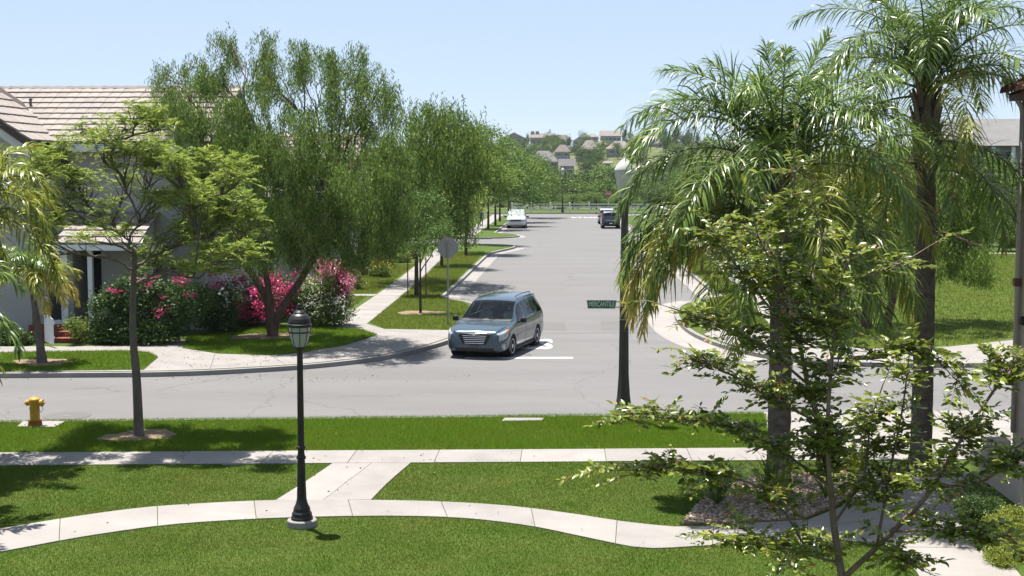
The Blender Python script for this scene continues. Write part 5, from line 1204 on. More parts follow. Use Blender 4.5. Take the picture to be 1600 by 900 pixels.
    b.patch([(1.30, 5.15), (2.22, 5.25), (2.22, 8.0), (1.27, 8.0)], 0.006, 14).obj('windscreen', 'van_windscreen', t, smooth=True)
    b.patch([(1.235, 5.4), (1.30, 5.3), (1.275, 8.0), (1.20, 8.0)], 0.008, 10).obj('cowl', 'plastic_black', t, smooth=True)
    for x0, x1, xa, xb, nm in ((1.62, 2.42, 2.06, 2.45, 'door_window'), (2.52, 3.42, 2.52, 3.42, 'door_window'), (3.50, 4.62, 3.50, 4.50, 'rear_quarter_window')):
        for s in (1, -1): b.patch([(x0, 4.08), (x1, 4.08), (xb, 4.90), (xa, 4.90)], 0.006, 10, only=s).obj(nm, 'van_side_glass', t, smooth=True)
    for s in (1, -1):
        b.patch([(1.46, 4.12), (1.60, 4.1), (1.95, 4.82), (1.88, 4.82)], 0.007, 8, only=s).obj('pillar_trim', 'plastic_black', t, smooth=True)
        b.patch([(0.045, 3.25), (0.44, 3.45), (0.47, 4.35), (0.06, 4.6)], 0.006, 10, only=s).obj('headlight', 'head_lamp', t, smooth=True)
        b.patch([(0.035, 3.1), (0.56, 3.35), (0.58, 4.45), (0.05, 4.68)], 0.003, 8, only=s).obj('lamp_housing', 'plastic_black', t, smooth=True)
        b.patch([(0.40, 3.62), (0.53, 3.7), (0.55, 4.2), (0.42, 4.38)], 0.007, 8, only=s).obj('indicator', 'amber', t, smooth=True)
        b.patch([(1.40, 3.0), (3.50, 3.0), (3.50, 3.16), (1.40, 3.16)], 0.014, 12, only=s).obj('side_moulding', 'van_paint', t, smooth=True)
        b.patch([(0.10, 2.2), (0.22, 2.2), (0.22, 2.75), (0.10, 2.75)], 0.008, 8, only=s).obj('fog_lamp', 'head_lamp', t, smooth=True)
        b.patch([(4.73, 3.5), (4.98, 3.5), (4.90, 4.7), (4.70, 4.8)], 0.007, 8, only=s).obj('tail_light', 'tail_red', t, smooth=True)
        for x in (1.43, 2.47, 3.46): b.patch([(x, 1.9), (x + 0.014, 1.9), (x + 0.02, 4.0), (x + 0.006, 4.0)], 0.003, 6, only=s).obj('door_gap', 'plastic_black', t)
        for x in (2.26, 2.66): MB().box(x - 0.09, x + 0.09, s * 0.975 - 0.02, s * 0.975 + 0.025, 0.915, 0.95).obj('door_handle', 'van_paint', t, bevel=0.008)
        # mirrors on stalks
        mr = MB().lathe([(0.02, -0.11), (0.085, -0.10), (0.105, 0.0), (0.09, 0.09), (0.02, 0.11)], 14, Matrix.Translation((1.62, s * 1.14, 1.10)) @ Matrix.Diagonal((0.55, 1.0, 0.85, 1))).obj('wing_mirror', 'plastic_black', t, smooth=True)
        MB().tube([(1.62, s * 0.95, 1.02), (1.62, s * 1.06, 1.07)], 0.03, 6).obj('mirror_stalk', 'plastic_black', mr)
        MB().tube([(2.5, s * 0.63, 1.73), (2.56, s * 0.63, 1.775), (3.4, s * 0.62, 1.795), (4.2, s * 0.62, 1.78), (4.28, s * 0.62, 1.74)], 0.014, 6).obj('roof_rail', 'plastic_black', t, smooth=True)
    # grille with chrome bars and a badge, bumper intake, plate, wipers, sill
    MB().prism([(-0.37, 0.46), (0.37, 0.46), (0.50, 0.70), (0.50, 0.80), (-0.50, 0.80), (-0.50, 0.70)], -0.05, 0.025, Matrix(((0, 0, -1, 0), (1, 0, 0, 0), (0, 1, 0, 0), (0, 0, 0, 1)))).obj('grille', 'plastic_black', t, bevel=0.012)
    for k in range(5):
        z = 0.50 + k * 0.058; ww = 0.38 + 0.026 * k
        MB().tube([(0.02, -ww, z + 0.01), (-0.028, -ww * 0.75, z), (-0.036, 0, z), (-0.028, ww * 0.75, z), (0.02, ww, z + 0.01)], 0.012, 5).obj('grille_bar', 'chrome', t, smooth=True)
    MB().tube([(0.03, -0.53, 0.81), (-0.02, -0.38, 0.808), (-0.03, 0, 0.805), (-0.02, 0.38, 0.808), (0.03, 0.53, 0.81)], 0.017, 6).obj('grille_surround', 'chrome', t, smooth=True)
    bd = MB().lathe([(0.045, 0), (0.045, 0.012), (0.0, 0.02)], 16, Matrix.Translation((-0.04, 0, 0.79)) @ Matrix.Rotation(R(-90), 4, 'Y')).obj('badge', 'chrome', t)
    for s in (-1, 1): MB().prism([(0.03, -0.012), (0.15, -0.004), (0.16, 0.014), (0.03, 0.014)], 0, 0.01, Matrix.Translation((-0.04, 0, 0.79)) @ Matrix(((0, 0, -1, 0), (s, 0, 0, 0), (0, 1, 0, 0), (0, 0, 0, 1)))).obj('badge_wing', 'chrome', bd)
    MB().box(-0.012, 0.1, -0.62, 0.62, 0.26, 0.36).obj('bumper_intake', 'plastic_black', t, bevel=0.02)
    MB().box(-0.03, 0.02, -0.15, 0.15, 0.345, 0.445).obj('number_plate', 'dark_paint', t, bevel=0.006)
    for s in (-1, 1): MB().tube([(1.24, s * 0.12, 1.125), (1.27, s * 0.35 + 0.1, 1.14), (1.30, s * 0.55 + 0.15, 1.14)], 0.009, 4).obj('wiper', 'plastic_black', t)
    for s in (-1, 1): MB().box(1.38, 3.54, s * 0.93 - 0.04, s * 0.93 + 0.04, 0.17, 0.25).obj('sill', 'plastic_black', t, bevel=0.015)
    MB().box(0.3, 4.8, -0.75, 0.75, 0.19, 0.3).obj('underbody', 'rubber', t)
    MB().box(1.86, 1.93, -0.11, 0.11, 1.40, 1.455, Matrix.Translation((0.02, 0, 0.0))).obj('rear_view_mirror', 'plastic_black', t)
    b.patch([(4.78, 5.3), (4.94, 5.3), (4.94, 8.0), (4.77, 8.0)], 0.006, 10).obj('rear_window', 'car_glass', t, smooth=True)
    return t
minivan()
def suv(name, label, cat, loc, rz, paint, L=5.0, W=0.98, H=1.85, hood=1.15, ws='wind_glass', pickup=False, chrome=True):
    t = root(name, label, cat, loc, rz)
    hz = H * 0.60
    st = [(0.00, W * .86, .42, .6, W * .84, .80, W * .78, .92, .03), (0.05, W * .93, .34, .62, W * .92, .88, W * .84, 1.00, .05), (0.25, W * .99, .30, .64, W * .97, .94, W * .86, 1.06, .06), (hood * .7, W, .30, .66, W * .98, 1.0, W * .88, hz, .05),
          (hood, W, .30, .66, W * .98, 1.04, W * .88, hz + .04, .06), (hood + .35, W, .30, .66, W * .975, 1.08, W * .84, H * .80, .09), (hood + .75, W, .30, .66, W * .97, 1.10, W * .80, H * .955, .1), (hood + 1.2, W, .30, .66, W * .97, 1.12, W * .79, H, .1)]
    if pickup:
        st += [(hood + 1.9, W, .30, .66, W * .97, 1.12, W * .79, H * .99, .1), (hood + 2.15, W, .30, .66, W * .97, 1.12, W * .86, H * .66, .08), (hood + 2.3, W, .32, .66, W * .98, 1.08, W * .94, 1.15, .03), (L - .1, W, .36, .68, W * .98, 1.08, W * .94, 1.14, .03), (L, W * .96, .45, .7, W * .95, 1.05, W * .9, 1.10, .03)]
    else:
        st += [(L - 1.2, W, .30, .66, W * .97, 1.13, W * .79, H, .1), (L - .45, W, .32, .66, W * .965, 1.13, W * .78, H * .98, .1), (L - .2, W * .98, .36, .68, W * .94, 1.12, W * .77, H * .93, .1), (L - .08, W * .97, .40, .68, W * .93, 1.08, W * .82, H * .76, .08), (L - .03, W * .95, .42, .66, W * .91, .95, W * .85, 1.05, .05), (L, W * .9, .46, .62, W * .86, .80, W * .8, .88, .03)]
    b = Body(st); wr = 0.38; fx, rx = 0.92, L - 1.05
    obj('body', b.shell([(fx, wr, .45), (rx, wr, .45)], 70, 28), paint, t, smooth=True)
    for x in (fx, rx):
        well(t, x, .45, W - .01)
        for s in (-1, 1): wheel(t, x, s * (W - .12), wr, .24, 6)
    b.patch([(hood + .07, 5.2), (hood + .78, 5.25), (hood + .80, 8.0), (hood + .06, 8.0)], .008, 10).obj('windscreen', ws, t, smooth=True)
    wins = ((hood + .5, hood + 1.25, hood + .78, hood + 1.25), (hood + 1.33, hood + 2.05, hood + 1.33, hood + 1.98)) if pickup else ((hood + .5, hood + 1.3, hood + .78, hood + 1.3), (hood + 1.38, hood + 2.3, hood + 1.38, hood + 2.3), (hood + 2.38, L - .35, hood + 2.38, L - .5))
    for x0, x1, xa, xb in wins:
        for s in (1, -1): b.patch([(x0, 4.1), (x1, 4.1), (xb, 4.88), (xa, 4.88)], .008, 8, only=s).obj('side_window', 'car_glass', t, smooth=True)
    for s in (1, -1):
        b.patch([(0.03, 3.5), (.22, 3.6), (.22, 4.5), (.04, 4.6)], .01, 8, only=s).obj('headlight', 'head_lamp', t, smooth=True)
        b.patch([(L - .13, 3.7), (L - .02, 3.7), (L - .06, 5.0), (L - .16, 5.0)], .012, 8, only=s).obj('tail_light', 'tail_red', t, smooth=True)
        mr = MB().box(hood + .55, hood + .68, s * (W + .05), s * (W + .28), 1.08, 1.26).obj('wing_mirror', 'plastic_black', t, bevel=.03)
    MB().box(-.03, .06, -W * .55, W * .55, .74, .95).obj('grille', 'dark_paint', t, bevel=.02)
    MB().box(-.06, .12, -W * .92, W * .92, .46, .66).obj('front_bumper', 'plastic_black' if not chrome else 'alloy', t, bevel=.03)
    MB().box(-.066, -.05, -.15, .15, .5, .6).obj('number_plate', 'plate', t)
    MB().box(L - .08, L + .07, -W * .93, W * .93, .46, .66).obj('rear_bumper', 'plastic_black', t, bevel=.03)
    MB().box(L + .07, L + .08, -.15, .15, .5, .6).obj('number_plate', 'plate', t)
    if not pickup:
        b.patch([(L - .2, 5.25), (L - .075, 5.25), (L - .075, 8.0), (L - .2, 8.0)], .01, 8).obj('rear_window', 'car_glass', t, smooth=True)
        MB().box(L - .03, L + .035, -.5, .5, .84, .87).obj('tailgate_trim', 'chrome', t)
        for s in (-1, 1): MB().tube([(hood + 1.3, s * W * .66, H + .0), (hood + 1.4, s * W * .66, H + .05), (L - .7, s * W * .66, H + .04), (L - .6, s * W * .66, H - .02)], .018, 5).obj('roof_rail', 'alloy', t)
    MB().box(.4, L - .3, -W * .7, W * .7, .25, .4).obj('underbody', 'rubber', t)
    return t
suv('pickup_truck', 'white pickup truck parked at the left kerb, facing us', 'pickup truck', (-5.0, 141.6, ZR), R(90), 'white_paint', 5.6, 1.0, 1.9, 1.35, 'wind_glass_bright', True)
suv('parked_suv', 'dark grey-blue SUV parked at the right kerb, seen from behind', 'SUV', (4.75, 141.2 + 4.7, ZR), R(-90), 'dark_paint', 4.7, 0.97, 1.78, 1.1)
suv('parked_car', 'silver car parked in front of the dark SUV, mostly hidden by it', 'car', (4.7, 153.5 + 4.6, ZR), R(-90), 'silver_paint', 4.6, 0.93, 1.72, 1.1)

# ------------------------------------------------------------------ houses
def tile_mesh(wd, ln, th=0.055):
    # slightly dished flat tile, thick butt at the low end (local y = up the slope, z = normal)
    mb = MB(); a = wd / 2 - 0.006
    vs = [Vector(v) for v in ((-a, 0, 0.0), (a, 0, 0.0), (a, ln, -th * 0.9), (-a, ln, -th * 0.9), (-a, 0, th), (a, 0, th), (a, ln, 0.004), (-a, ln, 0.004), (0, 0, th + 0.008), (0, ln, 0.012))]
    mb.add(vs, [(0, 1, 5, 8, 4), (4, 8, 9, 7), (8, 5, 6, 9), (1, 2, 6, 5), (0, 4, 7, 3), (3, 7, 9, 6, 2)])
    return mb.mesh('tile')
def tiled_slope(parent, O, U, Vv, nx, ny, m='roof_tile', th=0.055):
    """O low corner, U along the eave, Vv up the slope"""
    O, U, Vv = Vector(O), Vector(U), Vector(Vv); wd = U.length / nx; ex = Vv.length / ny
    me = tile_mesh(wd, ex * 1.12, th); me.materials.append(MATS[m])
    N = U.cross(Vv).normalized(); 
    if N.z < 0: N = -N
    u, v = U.normalized(), Vv.normalized()
    if u.cross(v).dot(N) < 0: u = -u; O = O + U
    for j in range(ny):
        for i in range(nx):
            o = bpy.data.objects.new('tile', me); COL.objects.link(o); o.parent = parent
            p = O + u * (wd * (i + 0.5)) + v * (ex * j) + N * (0.03 + random.uniform(-0.004, 0.004))
            M = Matrix.Identity(4)
            for r in range(3): M[r][0], M[r][1], M[r][2], M[r][3] = u[r], v[r], N[r], p[r]
            o.matrix_local = M
def window(parent, x0, x1, y, z0, z1, frame='white_trim', bars=1):
    wn = MB().box(x0, x1, y - 0.015, y + 0.03, z0, z1).obj('window', 'window_glass', parent)
    f = 0.07
    MB().box(x0 - f, x1 + f, y - 0.05, y + 0.02, z1, z1 + f).box(x0 - f, x1 + f, y - 0.07, y + 0.02, z0 - f, z0).box(x0 - f, x0, y - 0.045, y + 0.02, z0, z1).box(x1, x1 + f, y - 0.045, y + 0.02, z0, z1).obj('frame', frame, wn)
    mb = MB()
    for k in range(bars): xx = x0 + (x1 - x0) * (k + 1) / (bars + 1); mb.box(xx - 0.018, xx + 0.018, y - 0.03, y - 0.012, z0, z1)
    mb.box(x0, x1, y - 0.032, y - 0.014, (z0 + z1) / 2 - 0.018, (z0 + z1) / 2 + 0.018); mb.obj('glazing_bar', frame, wn)
    return wn
t = root('house', 'pale stucco house with pinkish tiled roof on the far left', 'house', (0, 0, 0))
MB().box(-24, -12.9, 48.8, 57.4, 0, 6.62).obj('wall', 'stucco', t)
MB().box(-26, -18.42, 46.75, 52, 0, 6.62).obj('wall', 'stucco', t)
# gable of the front wing
MB().add([Vector(v) for y in (46.75, 50) for v in ((-26, y, 6.62), (-18.42, y, 6.62), (-18.42, y, 6.7), (-22.2, y, 9.25), (-26, y, 6.7))], [(0, 1, 2, 3, 4), (9, 8, 7, 6, 5), (1, 6, 7, 2), (2, 7, 8, 3), (3, 8, 9, 4)]).obj('gable_wall', 'stucco', t)
pit = math.atan2(2.15, 4.7)
rf = MB().add([Vector(v) for v in ((-26, 48.3, 6.70), (-12.5, 48.3, 6.70), (-12.5, 53, 8.85), (-26, 53, 8.85), (-26, 57.9, 6.62), (-12.5, 57.9, 6.62), (-12.5, 48.35, 6.55), (-26, 48.35, 6.55), (-12.5, 57.8, 6.5), (-26, 57.8, 6.5))], [(0, 1, 2, 3), (3, 2, 5, 4), (7, 6, 1, 0), (6, 8, 5, 2, 1), (9, 7, 0, 3, 4), (4, 5, 8, 9)]).obj('roof', 'dark_rake', t)
tiled_slope(rf, (-22.6, 48.2, 6.68), (10.15, 0, 0), (0, 4.8, 2.196), 25, 10)
for k in range(22):
    M = Matrix.Translation((-22.4 + k * 0.455, 53.0, 8.93)) @ Matrix.Rotation(R(3), 4, 'Y')
    MB().add([M @ Vector(v) for v in ((0, -0.15, -0.04), (0, -0.06, 0.06), (0, 0.06, 0.06), (0, 0.15, -0.04), (0.48, -0.15, -0.04), (0.48, -0.06, 0.06), (0.48, 0.06, 0.06), (0.48, 0.15, -0.04))], [(0, 1, 5, 4), (1, 2, 6, 5), (2, 3, 7, 6), (0, 3, 2, 1), (4, 5, 6, 7)]).obj('ridge_tile', 'roof_tile', rf)
wr_ = MB().add([Vector(v) for y in (46.2, 51.5) for v in ((-18.1, y, 6.72), (-22.2, y, 9.5), (-26.3, y, 6.72), (-22.2, y, 9.38), (-18.25, y, 6.64))], [(0, 1, 3, 4), (1, 2, 3), (9, 8, 6, 5), (8, 7, 6), (0, 5, 6, 1), (1, 6, 7, 2), (4, 9, 5, 0)]).obj('wing_roof', 'dark_rake', t)
tiled_slope(wr_, (-18.05, 46.15, 6.70), (0, 4.2, 0), (-4.1, 0, 2.78), 9, 9)
MB().add([Vector(v) for y in (46.12, 46.19) for v in ((-18.0, y, 6.66), (-22.2, y, 9.52), (-22.2, y, 9.30), (-18.15, y, 6.50))], [(0, 1, 2, 3), (7, 6, 5, 4), (0, 4, 5, 1), (3, 2, 6, 7), (0, 3, 7, 4)]).obj('rake_board', 'dark_rake', t)
MB().add([Vector(v) for y in (46.5, 46.74) for v in ((-18.3, y, 6.50), (-22.2, y, 9.22), (-22.2, y, 8.92), (-18.3, y, 6.2))], [(0, 1, 2, 3), (7, 6, 5, 4), (0, 4, 5, 1), (3, 2, 6, 7), (0, 3, 7, 4)]).obj('gable_trim', 'white_trim', t)
MB().box(-18.1, -12.45, 48.2, 48.33, 6.38, 6.66).obj('fascia', 'white_trim', t)
for px, py, Y in ((48, 158, 51.2), (14, 183, 49.2)):
    p = at(px, py + 6, Y); MB().lathe([(0.05, -0.3), (0.05, 0.18), (0.07, 0.18), (0.07, 0.24)], 8, Matrix.Translation(p)).obj('vent_pipe', 'iron', t)
window(t, -19.9, -19.05, 46.73, 5.2, 6.35)
# ground floor: bay with door, porch with its own tiled roof, side wall
MB().box(-18.42, -17.0, 46.9, 48.8, 0, 3.15).obj('wall', 'stucco', t)
MB().box(-16.2, -14.35, 47.5, 48.85, 0, 3.15).obj('wall', 'stucco', t)
MB().box(-14.46, -14.3, 47.44, 47.6, 0, 3.1).obj('corner_trim', 'white_trim', t)
MB().box(-16.99, -16.21, 48.72, 48.79, 0.3, 3.1).obj('porch_opening', 'dark_opening', t)
d = MB().box(-17.85, -17.4, 46.84, 46.92, 0.55, 2.75).obj('door', 'dark_opening', t)
MB().box(-17.97, -17.85, 46.80, 46.93, 0.4, 2.9).box(-17.40, -17.26, 46.80, 46.93, 0.4, 2.9).box(-17.97, -17.26, 46.79, 46.93, 2.75, 2.9).box(-17.97, -17.26, 46.79, 46.93, 0.38, 0.55).obj('frame', 'white_trim', d)
MB().box(-18.35, -18.05, 46.84, 46.9, 0.7, 2.7).obj('shutter', 'fascia', t)
for x in (-17.12, -16.25): MB().box(x - 0.08, x + 0.08, 46.45, 46.61, 0.3, 3.1).obj('porch_post', 'white_trim', t)
pr = MB().add([Vector(v) for v in ((-17.4, 46.3, 3.22), (-14.4, 46.3, 3.22), (-14.7, 48.79, 4.2), (-17.4, 48.79, 4.2), (-17.4, 46.35, 3.05), (-14.4, 46.35, 3.05), (-14.7, 48.79, 3.2), (-17.4, 48.79, 3.2))], [(0, 1, 2, 3), (4, 5, 1, 0), (5, 6, 2, 1), (7, 4, 0, 3), (4, 7, 6, 5)]).obj('porch_roof', 'white_trim', t)
tiled_slope(pr, (-17.42, 46.22, 3.2), (2.95, 0, 0), (0, 2.55, 1.0), 7, 5)
MB().box(-17.45, -14.4, 46.2, 46.3, 3.0, 3.19).obj('fascia', 'white_trim', t)
# brick steps
st_ = root('brick_steps', 'red brick steps leading up to the porch of the left house', 'steps', (-16.9, 45.3, 0))
for k in range(3):
    y0 = -0.55 + 0.42 * k
    for i in range(9):
        MB().box(-1.2 + i * 0.22, -1.2 + i * 0.22 + 0.208, y0, y0 + 0.4, 0.17 * k - 0.02, 0.17 * (k + 1) - 0.006).obj('brick', 'brick', st_)
# white garden gate leaves
t = root('garden_gate', 'white boarded garden gate standing open before the left house', 'gate', (-17.0, 44.2, 0), R(-52))
for k in range(5): MB().box(k * 0.17, k * 0.17 + 0.165, -0.02, 0.02, 0.12, 0.98 + 0.05 * math.sin(k)).obj('board', 'white_trim', t)
MB().box(0.0, 0.85, 0.02, 0.05, 0.3, 0.38).box(0.0, 0.85, 0.02, 0.05, 0.75, 0.83).obj('brace', 'white_trim', t)
t = root('picket_railing', 'short white picket railing beside the porch steps', 'railing', (-15.75, 45.3, 0))
for k in range(6): MB().box(k * 0.12, k * 0.12 + 0.07, -0.015, 0.015, 0.15, 1.05).obj('picket', 'white_trim', t)
MB().box(-0.03, 0.72, 0.015, 0.05, 0.3, 0.38).box(-0.03, 0.72, 0.015, 0.05, 0.85, 0.93).obj('rail', 'white_trim', t)
# low garden wall behind the flowers
t = root('garden_wall', 'low pale stucco garden wall behind the bougainvillea', 'wall', (-11.4, 51.3, 0), R(18))
MB().box(-2.6, 2.4, -0.1, 0.1, 0, 0.82).obj('wall_body', 'stucco', t); MB().box(-2.65, 2.45, -0.14, 0.14, 0.82, 0.9).obj('coping', 'white_trim', t)
for k in range(22): MB().box(-2.5 + k * 0.22, -2.46 + k * 0.22, -0.02, 0.02, 0.9, 1.35).obj('picket', 'white_trim', t)
MB().box(-2.6, 2.4, -0.025, 0.025, 1.28, 1.33).obj('rail', 'white_trim', t)
# second house up the side street
t = root('house', 'second tiled house glimpsed through the pepper trees', 'house', (0, 0, 0))
MB().box(-24, -12.4, 80.5, 88, 0, 6.3).obj('wall', 'stucco', t)
r2 = MB().add([Vector(v) for v in ((-24.5, 80, 6.3), (-11.9, 80, 6.3), (-12.6, 84.3, 8.0), (-24.5, 84.3, 8.0), (-11.9, 88.6, 6.3), (-24.5, 88.6, 6.3))], [(0, 1, 2, 3), (1, 4, 2), (3, 2, 4, 5), (0, 5, 4, 1), (0, 3, 5)]).obj('roof', 'dark_rake', t)
tiled_slope(r2, (-17.5, 79.95, 6.3), (5.4, 0, 0), (0, 4.3, 1.7), 11, 7)
MB().box(-13.9, -11.9, 60.2, 66, 0, 3.7).obj('wall', 'stucco', t)
r3 = MB().add([Vector(v) for v in ((-14.6, 59.7, 3.75), (-11.4, 59.7, 3.75), (-11.4, 62.6, 4.9), (-14.6, 62.6, 4.9), (-11.4, 66.4, 3.75), (-14.6, 66.4, 3.75))], [(0, 1, 2, 3), (3, 2, 4, 5), (1, 4, 2), (0, 3, 5), (0, 5, 4, 1)]).obj('porch_roof', 'dark_rake', t)
tiled_slope(r3, (-14.6, 59.65, 3.78), (3.2, 0, 0), (0, 2.95, 1.17), 7, 5)
window(t, -13.6, -12.8, 60.18, 1.0, 2.4); window(t, -15.5, -14.2, 80.48, 3.8, 5.2); window(t, -18.5, -17.2, 80.48, 3.8, 5.2)
t = root('picket_railing', 'white railing above the flower beds farther up the street', 'railing', tuple(at(532, 398, 79)), 0)
for k in range(9): MB().box(k * 0.14, k * 0.14 + 0.06, -0.02, 0.02, 0, 0.62).obj('picket', 'white_trim', t)
MB().box(-0.03, 1.3, -0.03, 0.03, 0.62, 0.68).box(-0.03, 1.3, -0.03, 0.03, 0.06, 0.11).obj('rail', 'white_trim', t)
t = root('planter_wall', 'low brick planter wall with pale cap among the yellow flowers', 'wall', (P(566, 432).x, P(566, 432).y, 0))
for j in range(3):
    for i in range(7): MB().box(-0.95 + i * 0.27 + (j % 2) * 0.13, -0.95 + i * 0.27 + 0.255 + (j % 2) * 0.13, 0, 0.22, j * 0.14, j * 0.14 + 0.128).obj('brick', 'brick', t)
MB().box(-1.0, 1.1, -0.04, 0.26, 0.42, 0.49).obj('cap', 'concrete', t)
t = root('planter_wall', 'longer dark brick wall between the pavement and the second house', 'wall', (P(612, 405).x, P(612, 405).y, 0))
for j in range(5):
    for i in range(8): MB().box(-1.5 + i * 0.4 + (j % 2) * 0.2, -1.5 + i * 0.4 + 0.385 + (j % 2) * 0.2, 0, 0.25, j * 0.17, j * 0.17 + 0.157).obj('brick', 'brick', t)
MB().box(-1.55, 2.0, -0.03, 0.28, 0.85, 0.92).obj('cap', 'brick_wall_far', t)

# ------------------------------------------------------------------ flowering shrubs
def shrub(name, label, cat, base, lobes, leaf, n, per, seed, flowers=(), L=0.10, W=0.06, cr=0.13, group=None):
    g = np.random.default_rng(seed); base = np.array(tuple(base), float)
    t = root(name, label, cat, base, group=group); lobes = [((np.array(tuple(l[0]))), l[1]) + tuple(l[2:]) for l in lobes]
    q = Q()
    for l in lobes: limb(q, base, l[0], 0.03, 0.008, 0.1, 4, g, 5)
    q.V = [v - base for v in q.V]; obj('stems', q.mesh('stems'), 'bark_dark', t)
    V, Fq = clump_crown(lobes, n, per, g, cr, L, W); V[:, 2] = np.maximum(V[:, 2], 0.02)
    obj('foliage', npmesh('foliage', V - base, Fq), leaf, t, 'stuff')
    for m, fl, nc, pc, fcr, fL in flowers:
        V, Fq = clump_crown(fl, nc, pc, g, fcr, fL, fL * 0.8, flat=0.8); V[:, 2] = np.maximum(V[:, 2], 0.05)
        obj('flowers', npmesh('flowers', V - base, Fq), m, t, 'stuff')
    return t
def lb(lst, Y, dep): return [pxlobe(a[0], a[1], Y + g0.uniform(-0.3, 0.3), a[2], a[3], dep) for a in lst]
b1 = lb([(175, 490, 34, 40), (215, 470, 40, 50), (260, 480, 40, 44), (230, 520, 50, 22), (170, 525, 26, 16), (300, 470, 34, 30)], 44.9, 0.55)
shrub('shrub', 'dark leafy shrub with scattered red blooms before the left house', 'shrub', (-14.2, 45.0, 0), b1, 'shrub_leaf', 700, 30, 101, [('red_flower', lb([(240, 440, 10, 8), (182, 455, 8, 6), (258, 470, 9, 8), (245, 490, 8, 12), (300, 455, 14, 8), (285, 440, 14, 8), (215, 432, 10, 6)], 44.4, 0.2), 30, 12, 0.08, 0.07)])
b2 = lb([(340, 480, 40, 40), (385, 470, 40, 40), (430, 465, 36, 36), (470, 475, 26, 30), (310, 500, 30, 26)], 50.2, 0.6)
shrub('bougainvillea', 'red bougainvillea spilling over the low garden wall', 'shrub', (-12.0, 50.4, 0), b2, 'shrub_leaf', 520, 26, 102, [
    ('red_flower', lb([(320, 438, 18, 10), (345, 450, 14, 12), (380, 435, 12, 16), (395, 452, 14, 14), (435, 438, 14, 14), (370, 475, 34, 20), (425, 468, 34, 22), (448, 485, 20, 12), (400, 490, 30, 8), (300, 450, 16, 14), (465, 430, 12, 10), (350, 425, 20, 8)], 49.4, 0.35), 150, 18, 0.12, 0.075),
    ('magenta_flower', lb([(457, 450, 9, 7), (415, 440, 12, 8), (330, 460, 12, 8)], 49.2, 0.15), 30, 22, 0.07, 0.08)])
shrub('rose_bush', 'dark rose bush with white blooms beside the lamp head', 'rose bush', (-12.1, 47.9, 0), lb([(345, 500, 24, 30), (350, 470, 16, 20), (325, 490, 16, 20)], 47.6, 0.4), 'shrub_leaf', 200, 28, 103, [('white_flower', lb([(345, 500, 20, 24), (350, 465, 12, 16)], 47.2, 0.3), 24, 9, 0.035, 0.06)])
shrub('jasmine', 'tall jasmine bush speckled with white flowers at the corner', 'shrub', (-8.95, 50.2, 0), lb([(492, 465, 26, 34), (515, 450, 22, 30), (505, 490, 32, 26), (535, 480, 16, 30), (480, 495, 18, 22)], 50.2, 0.7), 'shrub_leaf_light', 560, 30, 104, [
    ('white_flower', lb([(495, 455, 26, 32), (515, 455, 20, 34), (538, 478, 14, 28), (500, 480, 30, 24)], 49.8, 0.6), 340, 5, 0.06, 0.05)], L=0.09, W=0.05)
shrub('bougainvillea', 'magenta and pink bougainvillea topping the jasmine bush', 'shrub', (-8.6, 50.9, 0), lb([(512, 420, 14, 14), (532, 440, 10, 30)], 50.6, 0.3), 'shrub_leaf_light', 90, 24, 105, [
    ('magenta_flower', lb([(533, 432, 7, 16), (536, 458, 7, 14), (528, 470, 6, 10)], 50.0, 0.25), 46, 24, 0.07, 0.08), ('pink_flower', lb([(508, 414, 14, 10), (524, 420, 12, 12), (498, 426, 10, 10), (545, 440, 9, 12)], 49.7, 0.35), 70, 18, 0.08, 0.08)])
shrub('rose_bush', 'pink rose bush on the yard grass beyond the jasmine', 'rose bush', P(552, 452), lb([(550, 435, 10, 12), (558, 442, 8, 10)], 66.3, 0.4), 'shrub_leaf_light', 70, 24, 106, [('pink_flower', lb([(549, 432, 10, 11), (558, 440, 7, 9)], 66, 0.4), 44, 10, 0.05, 0.08), ('magenta_flower', lb([(552, 444, 8, 5)], 65.8, 0.3), 8, 8, 0.05, 0.08)])
shrub('flower_bed', 'clump of yellow day lilies by the side pavement', 'flowers', P(594, 432), lb([(588, 425, 10, 8), (600, 422, 10, 8)], 74, 0.5), 'shrub_leaf_light', 90, 24, 107, [('yellow_flower', lb([(588, 412, 9, 8), (602, 416, 10, 8), (592, 404, 6, 5)], 74, 0.4), 46, 9, 0.06, 0.09)], L=0.16, W=0.05)
shrub('shrub', 'small green bush beside the brick wall up the pavement', 'shrub', P(632, 410), lb([(632, 402, 8, 9), (625, 405, 6, 7)], 86, 0.5), 'shrub_leaf_light', 60, 24, 108, L=0.15, W=0.08)
shrub('shrub', 'round dark bush behind the planter wall', 'shrub', P(548, 425), lb([(548, 412, 13, 12)], 77, 0.6), 'shrub_leaf', 90, 24, 109, L=0.14, W=0.08)
shrub('shrub', 'bushy light green plant beside the brick steps', 'shrub', (-15.4, 44.5, 0), lb([(130, 520, 18, 20), (115, 508, 10, 10)], 44.6, 0.3), 'shrub_leaf_light', 110, 26, 110, L=0.07, W=0.04, cr=0.09)
shrub('shrub', 'low leafy plant at the left end of the house front', 'shrub', (-17.6, 44.3, 0), lb([(30, 530, 18, 12), (8, 525, 12, 20), (45, 535, 8, 8)], 44.4, 0.3), 'shrub_leaf', 120, 26, 111, L=0.10, W=0.06, cr=0.1)
